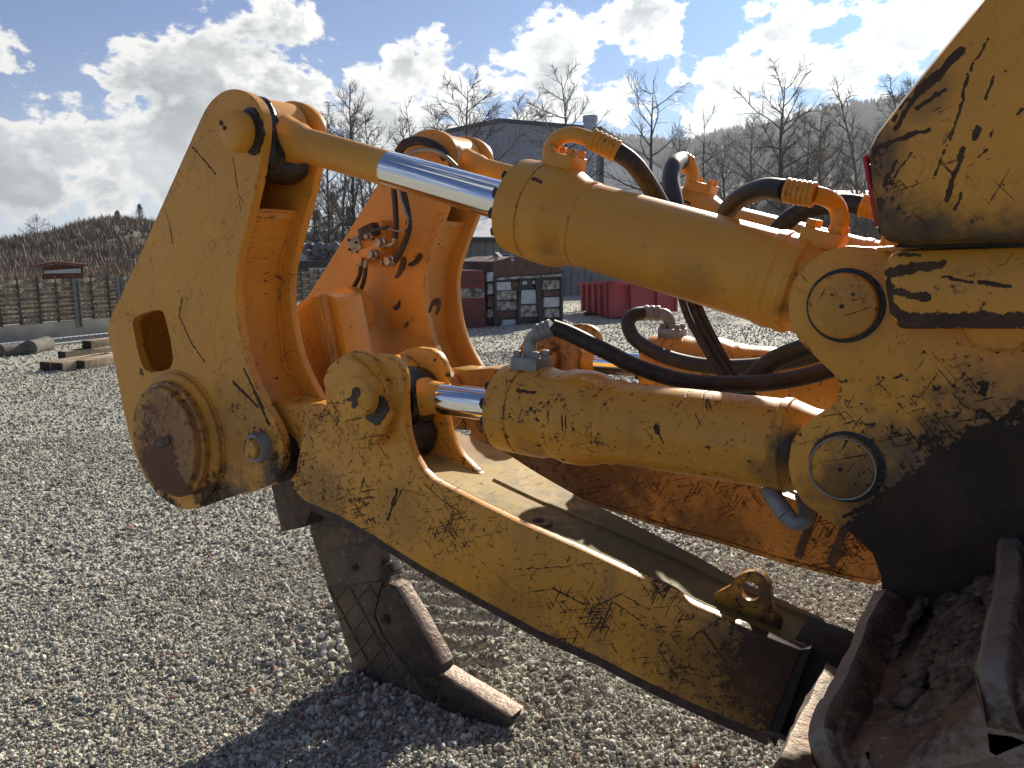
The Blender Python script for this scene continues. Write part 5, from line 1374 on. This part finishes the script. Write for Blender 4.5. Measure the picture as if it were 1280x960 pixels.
for x in (727, 733.5, 741, 748.5, 756, 762):
    prism_face('rib', [F3(x - 1, 388 + (x - 727) * .27, .07), F3(x + 1.2, 388.3 + (x - 727) * .27, .07), F3(x + 1.2, 355, .07), F3(x - 1, 355, .07)], M['skip_red'], o, -F3.n, .09, off)
for x in (790, 823, 846):
    prism_face('rib', [F4(x - 1.2, 396 - (x - 766) * .08, .06), F4(x + 1.2, 396 - (x - 766) * .08, .06), F4(x + 1.2, 356, .06), F4(x - 1.2, 356, .06)], M['skip_red'], o, -F4.n, .08, off)
prism_face('top_rail', [F3(722, 356, .08), F3(764, 355, .08), F3(764, 351, .08), F3(722, 352.5, .08)], M['skip_red'], o, -F3.n, .12, off)
prism_face('top_rail', [F4(763, 355, .08), F4(850, 360, .08), F4(850, 356.5, .08), F4(763, 351, .08)], M['skip_red'], o, -F4.n, .12, off)
for x in (732, 757): box('skid', F3(x, 393, -.3) - off, (.15, 1.2, .14), M['frame_dark'], o, rotz(math.atan2(F3.n.y, F3.n.x) - PI / 2))
# green container with a white sign, white tank behind
F5 = Face(gr(360, 392), gr(440, 386)); o = empty('green_container', F5.a); tag(o, 'green container with white sign seen in the gap between the brackets', 'container'); off = Vector(o.location)
prism_face('body', [F5(384, 388), F5(450, 386), F5(450, 332), F5(384, 333)], M['skip_green'], o, -F5.n, 1.6, off)
prism_face('rim', [F5(376, 333.5, .06), F5(452, 331.5, .06), F5(452, 325, .06), F5(376, 326, .06)], M['frame_dark'], o, -F5.n, 1.8, off)
prism_face('dark_flap', [F5(350, 392, .04), F5(397, 388, .04), F5(384, 334, .04), F5(350, 334, .04)], M['rust_sheet'], o, -F5.n, .1, off)
prism_face('sign', [F5(388, 351, .02), F5(406, 350.5, .02), F5(409, 335, .02), F5(386, 335, .02)], M['tank_white'], o, -F5.n, .02, off)
for x0, x1, y0, y1 in ((389, 391, 338, 342), (392, 395, 337, 343), (396, 398, 340, 343), (399, 401, 339.5, 343), (402, 404.5, 337, 342), (390, 398, 346, 347), (400, 402, 346, 348), (403, 405, 338, 340)):
    prism_face('lettering', [F5(x0, y1, .03), F5(x1 + .6, y1 - .6, .03), F5(x1 + 1, y0 - .4, .03), F5(x0 + .8, y0, .03)], M['print_dark'], o, -F5.n, .01, off)
c = flat(383, 27); zc = at(384, 326, 27).z; rr_ = 22 / 960 * 27
tw = empty('white_tank', c); tag(tw, 'rounded white tank top standing behind the green container', 'tank')
lathe('tank_shell', (0, 0, 0), (0, 0, 1), [(0, rr_), (zc, rr_)] + [(zc + rr_ * .95 * math.sin(a), rr_ * math.cos(a)) for a in [PI / 2 * k / 10 for k in range(1, 10)]] + [(zc + rr_ * .951, .01)], M['tank_white'], tw, 40)
lathe('tank_band', (0, 0, zc - .04), (0, 0, 1), [(0, rr_ + .02), (.06, rr_ + .02)], M['frame_dark'], tw, 40)
# rough stone bank behind
bm = bmesh.new()
for k in range(420):
    q = flat(rr.uniform(385, 470), rr.uniform(24, 27.5), rr.uniform(0, 1.9)); r_ = rr.uniform(.08, .3)
    g_ = bmesh.ops.create_icosphere(bm, subdivisions=1, radius=r_)
    for v in g_['verts']: v.co = Vector((v.co.x * rr.uniform(.8, 1.4), v.co.y, v.co.z * rr.uniform(.6, 1))) + q
tag(from_bm('rubble_bank', bm, simple('rubble', (.26, .24, .22), .9, 0, .5, 5, .2, .01, col2=(.09, .08, .075))), 'bank of rough grey rubble behind the green container', 'rubble', kind='stuff')

# ---- plank fence on a low concrete wall, left
fA, fB = gr(0, 434.5), gr(133, 420.5); fd = (fB - fA).normalized(); fnn = Vector((fd.y, -fd.x, 0)); fnn = fnn if fnn.dot(-fA) > 0 else -fnn
Flen0, Flen1 = -7.5, 9.5
FW = Face(fA, fB)
zc0 = FW(0, 408).z; zf = FW(0, 350).z; zf1 = FW(133, 340).z
fr0 = fA + fd * Flen0; Rf = rotz(math.atan2(fd.y, fd.x)); Lf = Flen1 - Flen0
cw = box('concrete_wall', fA + fd * (Flen0 + Lf / 2) - fnn * .12 + Vector((0, 0, zc0 / 2 - .1)), (Lf, .24, zc0 + .2), M['concrete'], None, Rf, .01)
tag(cw, 'low pale concrete retaining wall under the woven plank fence', 'wall')
fence = empty('woven_fence', fA + Vector((0, 0, zc0))); tag(fence, 'dark woven plank fence with horizontal boards on the concrete wall', 'fence'); fo = Vector(fence.location)
bay = .36; nb = int(Lf / bay); rows = 10; hgt = zf - zc0
sm_ = None
def slat_mesh():
    bm = bmesh.new(); n_ = 6; lo = []
    for k in range(n_ + 1):
        u = k / n_; x = -bay / 2 + bay * u; b_ = .045 * math.sin(PI * u)
        lo.append([bm.verts.new((x, b_ + o_, z_)) for o_, z_ in ((0, -.031), (.012, -.031), (.012, .031), (0, .031))])
    for a, b_ in zip(lo, lo[1:]):
        for i in range(4): bm.faces.new((a[i], a[(i + 1) % 4], b_[(i + 1) % 4], b_[i]))
    bmesh.ops.recalc_face_normals(bm, faces=bm.faces)
    me = bpy.data.meshes.new('slat'); bm.to_mesh(me); bm.free(); me.materials.append(M['fence_wood']); return me
sm_ = slat_mesh(); ang = math.atan2(fd.y, fd.x); cnt = 0
sgn = 1 if Vector((0, 1, 0)).dot(rotz(ang).inverted() @ fnn) > 0 else -1
far_sl = bmesh.new()
b0 = int((-4.2 - Flen0) / bay)
for i in range(nb):
    for j in range(rows):
        side = 1 if (i + j) % 2 == 0 else -1
        p = fr0 + fd * (bay * (i + .5)) + fnn * (.0) + Vector((0, 0, zc0 + hgt * (j + .5) / rows + .012 * mnoise.noise((i * .7, j * 1.3, 0)))) - fo
        if b0 <= i < b0 + 29:
            o = bpy.data.objects.new('slat', sm_); COL.objects.link(o); o.parent = fence
            o.location = p; o.rotation_euler.z = ang + (PI if side * sgn < 0 else 0); o.scale = (1, 1, hgt / rows / .088)
            cnt += 1
        else:
            box_bm(far_sl, p + fnn * side * .02, (bay, .014, hgt / rows * .85), Rf)
tag(from_bm('slat_rest', far_sl, M['fence_wood'], fence), kind='stuff')
for i in range(nb + 1):
    p = fr0 + fd * (bay * i) + Vector((0, 0, zc0 + hgt / 2 + .02)) - fo
    box('batten', p + fnn * (.022 if i % 2 else -.0), (.026, .045, hgt + .06), M['fence_post'], fence, Rf)
for px0, y0, px1, y1 in ((91, 349, 100, 409), (146, 346, 151, 380), (-70, 356, -58, 425)):
    q = FW(px0, y0, .08); q1 = FW(px1, y1, .1)
    bm = bmesh.new(); d_ = (q - q1); L_ = d_.length; mid_ = (q + q1) / 2
    Rz = d_.to_track_quat('Z', 'Y').to_matrix()
    for offx, wx, wy in ((0, .10, .012), (-.045, .012, .06), (.045, .012, .06)): box_bm(bm, mid_ - fo + fd * offx * 1.0 + fnn * (0 if wx > .05 else .03), (wx, wy, L_), Rf)
    from_bm('steel_bracket', bm, M['zinc'], fence)
# ladder lying along the wall foot
ld_ = empty('ladder', gr(60, 433)); lo_ = Vector(ld_.location)
tag(ld_, 'long aluminium ladder lying along the foot of the concrete wall', 'ladder')
r0_, r1_ = FW(-60, 443, .30), FW(150, 420.5, .30); r0_.z = .09; r1_.z = .09
sft = fnn * .38 + Vector((0, 0, -.05))
for sh in (Vector(), sft): bm = bmesh.new(); tube_bm(bm, [r0_ + sh - lo_, r1_ + sh - lo_], .022, 6); from_bm('rail', bm, M['silver'], ld_)
n_ = 30
for k in range(n_):
    p = r0_.lerp(r1_, (k + .5) / n_) - lo_; bm = bmesh.new(); tube_bm(bm, [p, p + sft], .014, 5); from_bm('rung', bm, M['silver'], ld_)
# rolled mats
for k, (p0, p1, r_, lb_) in enumerate((((2, 446), (36, 442), .11, 'rolled grey felt mat nearest the frame edge by the ladder'), ((37, 443), (60, 437), .13, 'brown rolled mat lying between the grey mat and the timber'))):
    a, b_ = gr(*p0), gr(*p1); d_ = (b_ - a).normalized(); L_ = (b_ - a).length
    o = lathe('rolled_mat', a + Vector((0, 0, r_ * .8)), d_, [(0, r_ * .55), (.0, r_), (L_ * .5, r_ * .92), (L_, r_), (L_, r_ * .5), (L_ * .9, r_ * .45)], M['mat_felt'], None, 20)
    tag(o, lb_, 'mat')
# timber beams
beams_ = [((57, 464), (136, 452), 0, .26, 'squared beam at the front of the timber pile'), ((72, 465), (150, 450), 0, .24, 'second beam from the front of the timber pile, dark end'), ((100, 462), (165, 450), 0, .24, 'short beam at the right of the front row of timber'),
          ((78, 450), (150, 441), 0, .24, 'beam in the back row of the timber pile'), ((92, 448), (160, 438), .0, .24, 'middle beam in the back row of timber'), ((110, 446), (175, 436), .13, .24, 'beam lying across the top of the back timber row')]
for a_, b_, zz, w_, lb_ in beams_:
    a, b2_ = gr(*a_), gr(*b_); L_ = (b2_ - a).length; L_ = max(L_, 1.0); d_ = (b2_ - a).normalized(); R_ = rotz(math.atan2(d_.y, d_.x))
    o = box('timber_beam', a + d_ * L_ / 2 + Vector((0, 0, .07 + zz)), (L_, w_ * .8, .13), M['timber'], None, R_, .008)
    e_ = box('sawn_end', a - d_ * .004 + Vector((0, 0, .07 + zz)), (.01, w_ * .74, .115), M['timber_end'], o, R_); tag(o, lb_, 'timber')
# little red roofed hut behind the fence
hd = 30; h0 = flat(76, hd, -.4); hut = empty('hut', h0); tag(hut, 'small open hut with dark red roof behind the plank fence', 'hut')
Fh = Face(flat(48, hd), flat(108, hd))
prism_face('gable_roof', [Fh(42, 334), Fh(70, 329.5), Fh(110, 333), Fh(110, 330.5), Fh(70, 326.5), Fh(42, 331.5)], M['roof_red'], hut, -Fh.n, 2.2, h0)
prism_face('back_wall', [Fh(53, 352, -1.5), Fh(103, 352, -1.5), Fh(103, 333, -1.5), Fh(70, 330, -1.5), Fh(53, 334, -1.5)], M['roof_red'], hut, -Fh.n, .1, h0)
for x in (54, 77, 101): prism_face('post', [Fh(x, 360, -.1), Fh(x + 3, 360, -.1), Fh(x + 3, 331.5, -.1), Fh(x, 331.5, -.1)], M['rust_sheet'], hut, -Fh.n, .12, h0)
prism_face('pale_rail', [Fh(55, 342, -.05), Fh(101, 341, -.05), Fh(101, 335.5, -.05), Fh(55, 338.5, -.05)], M['white_panel'], hut, -Fh.n, .04, h0)

# ---- air
def haze():
    m = bpy.data.materials.new('haze'); m.use_nodes = True; t = NT(m.node_tree); t.n.clear()
    out = t.new('ShaderNodeOutputMaterial'); v = t.new('ShaderNodeVolumePrincipled'); v.inputs['Density'].default_value = .00032; v.inputs['Color'].default_value = (.86, .91, 1, 1); v.inputs['Anisotropy'].default_value = .3
    t.l.new(v.outputs[0], out.inputs['Volume'])
    o = box('haze', (0, 0, 119), (3900, 3900, 242), m); tag(o, kind='stuff', label='thin pale blue haze lying over the valley and the far hill', cat='haze')
if USE_HAZE: haze()
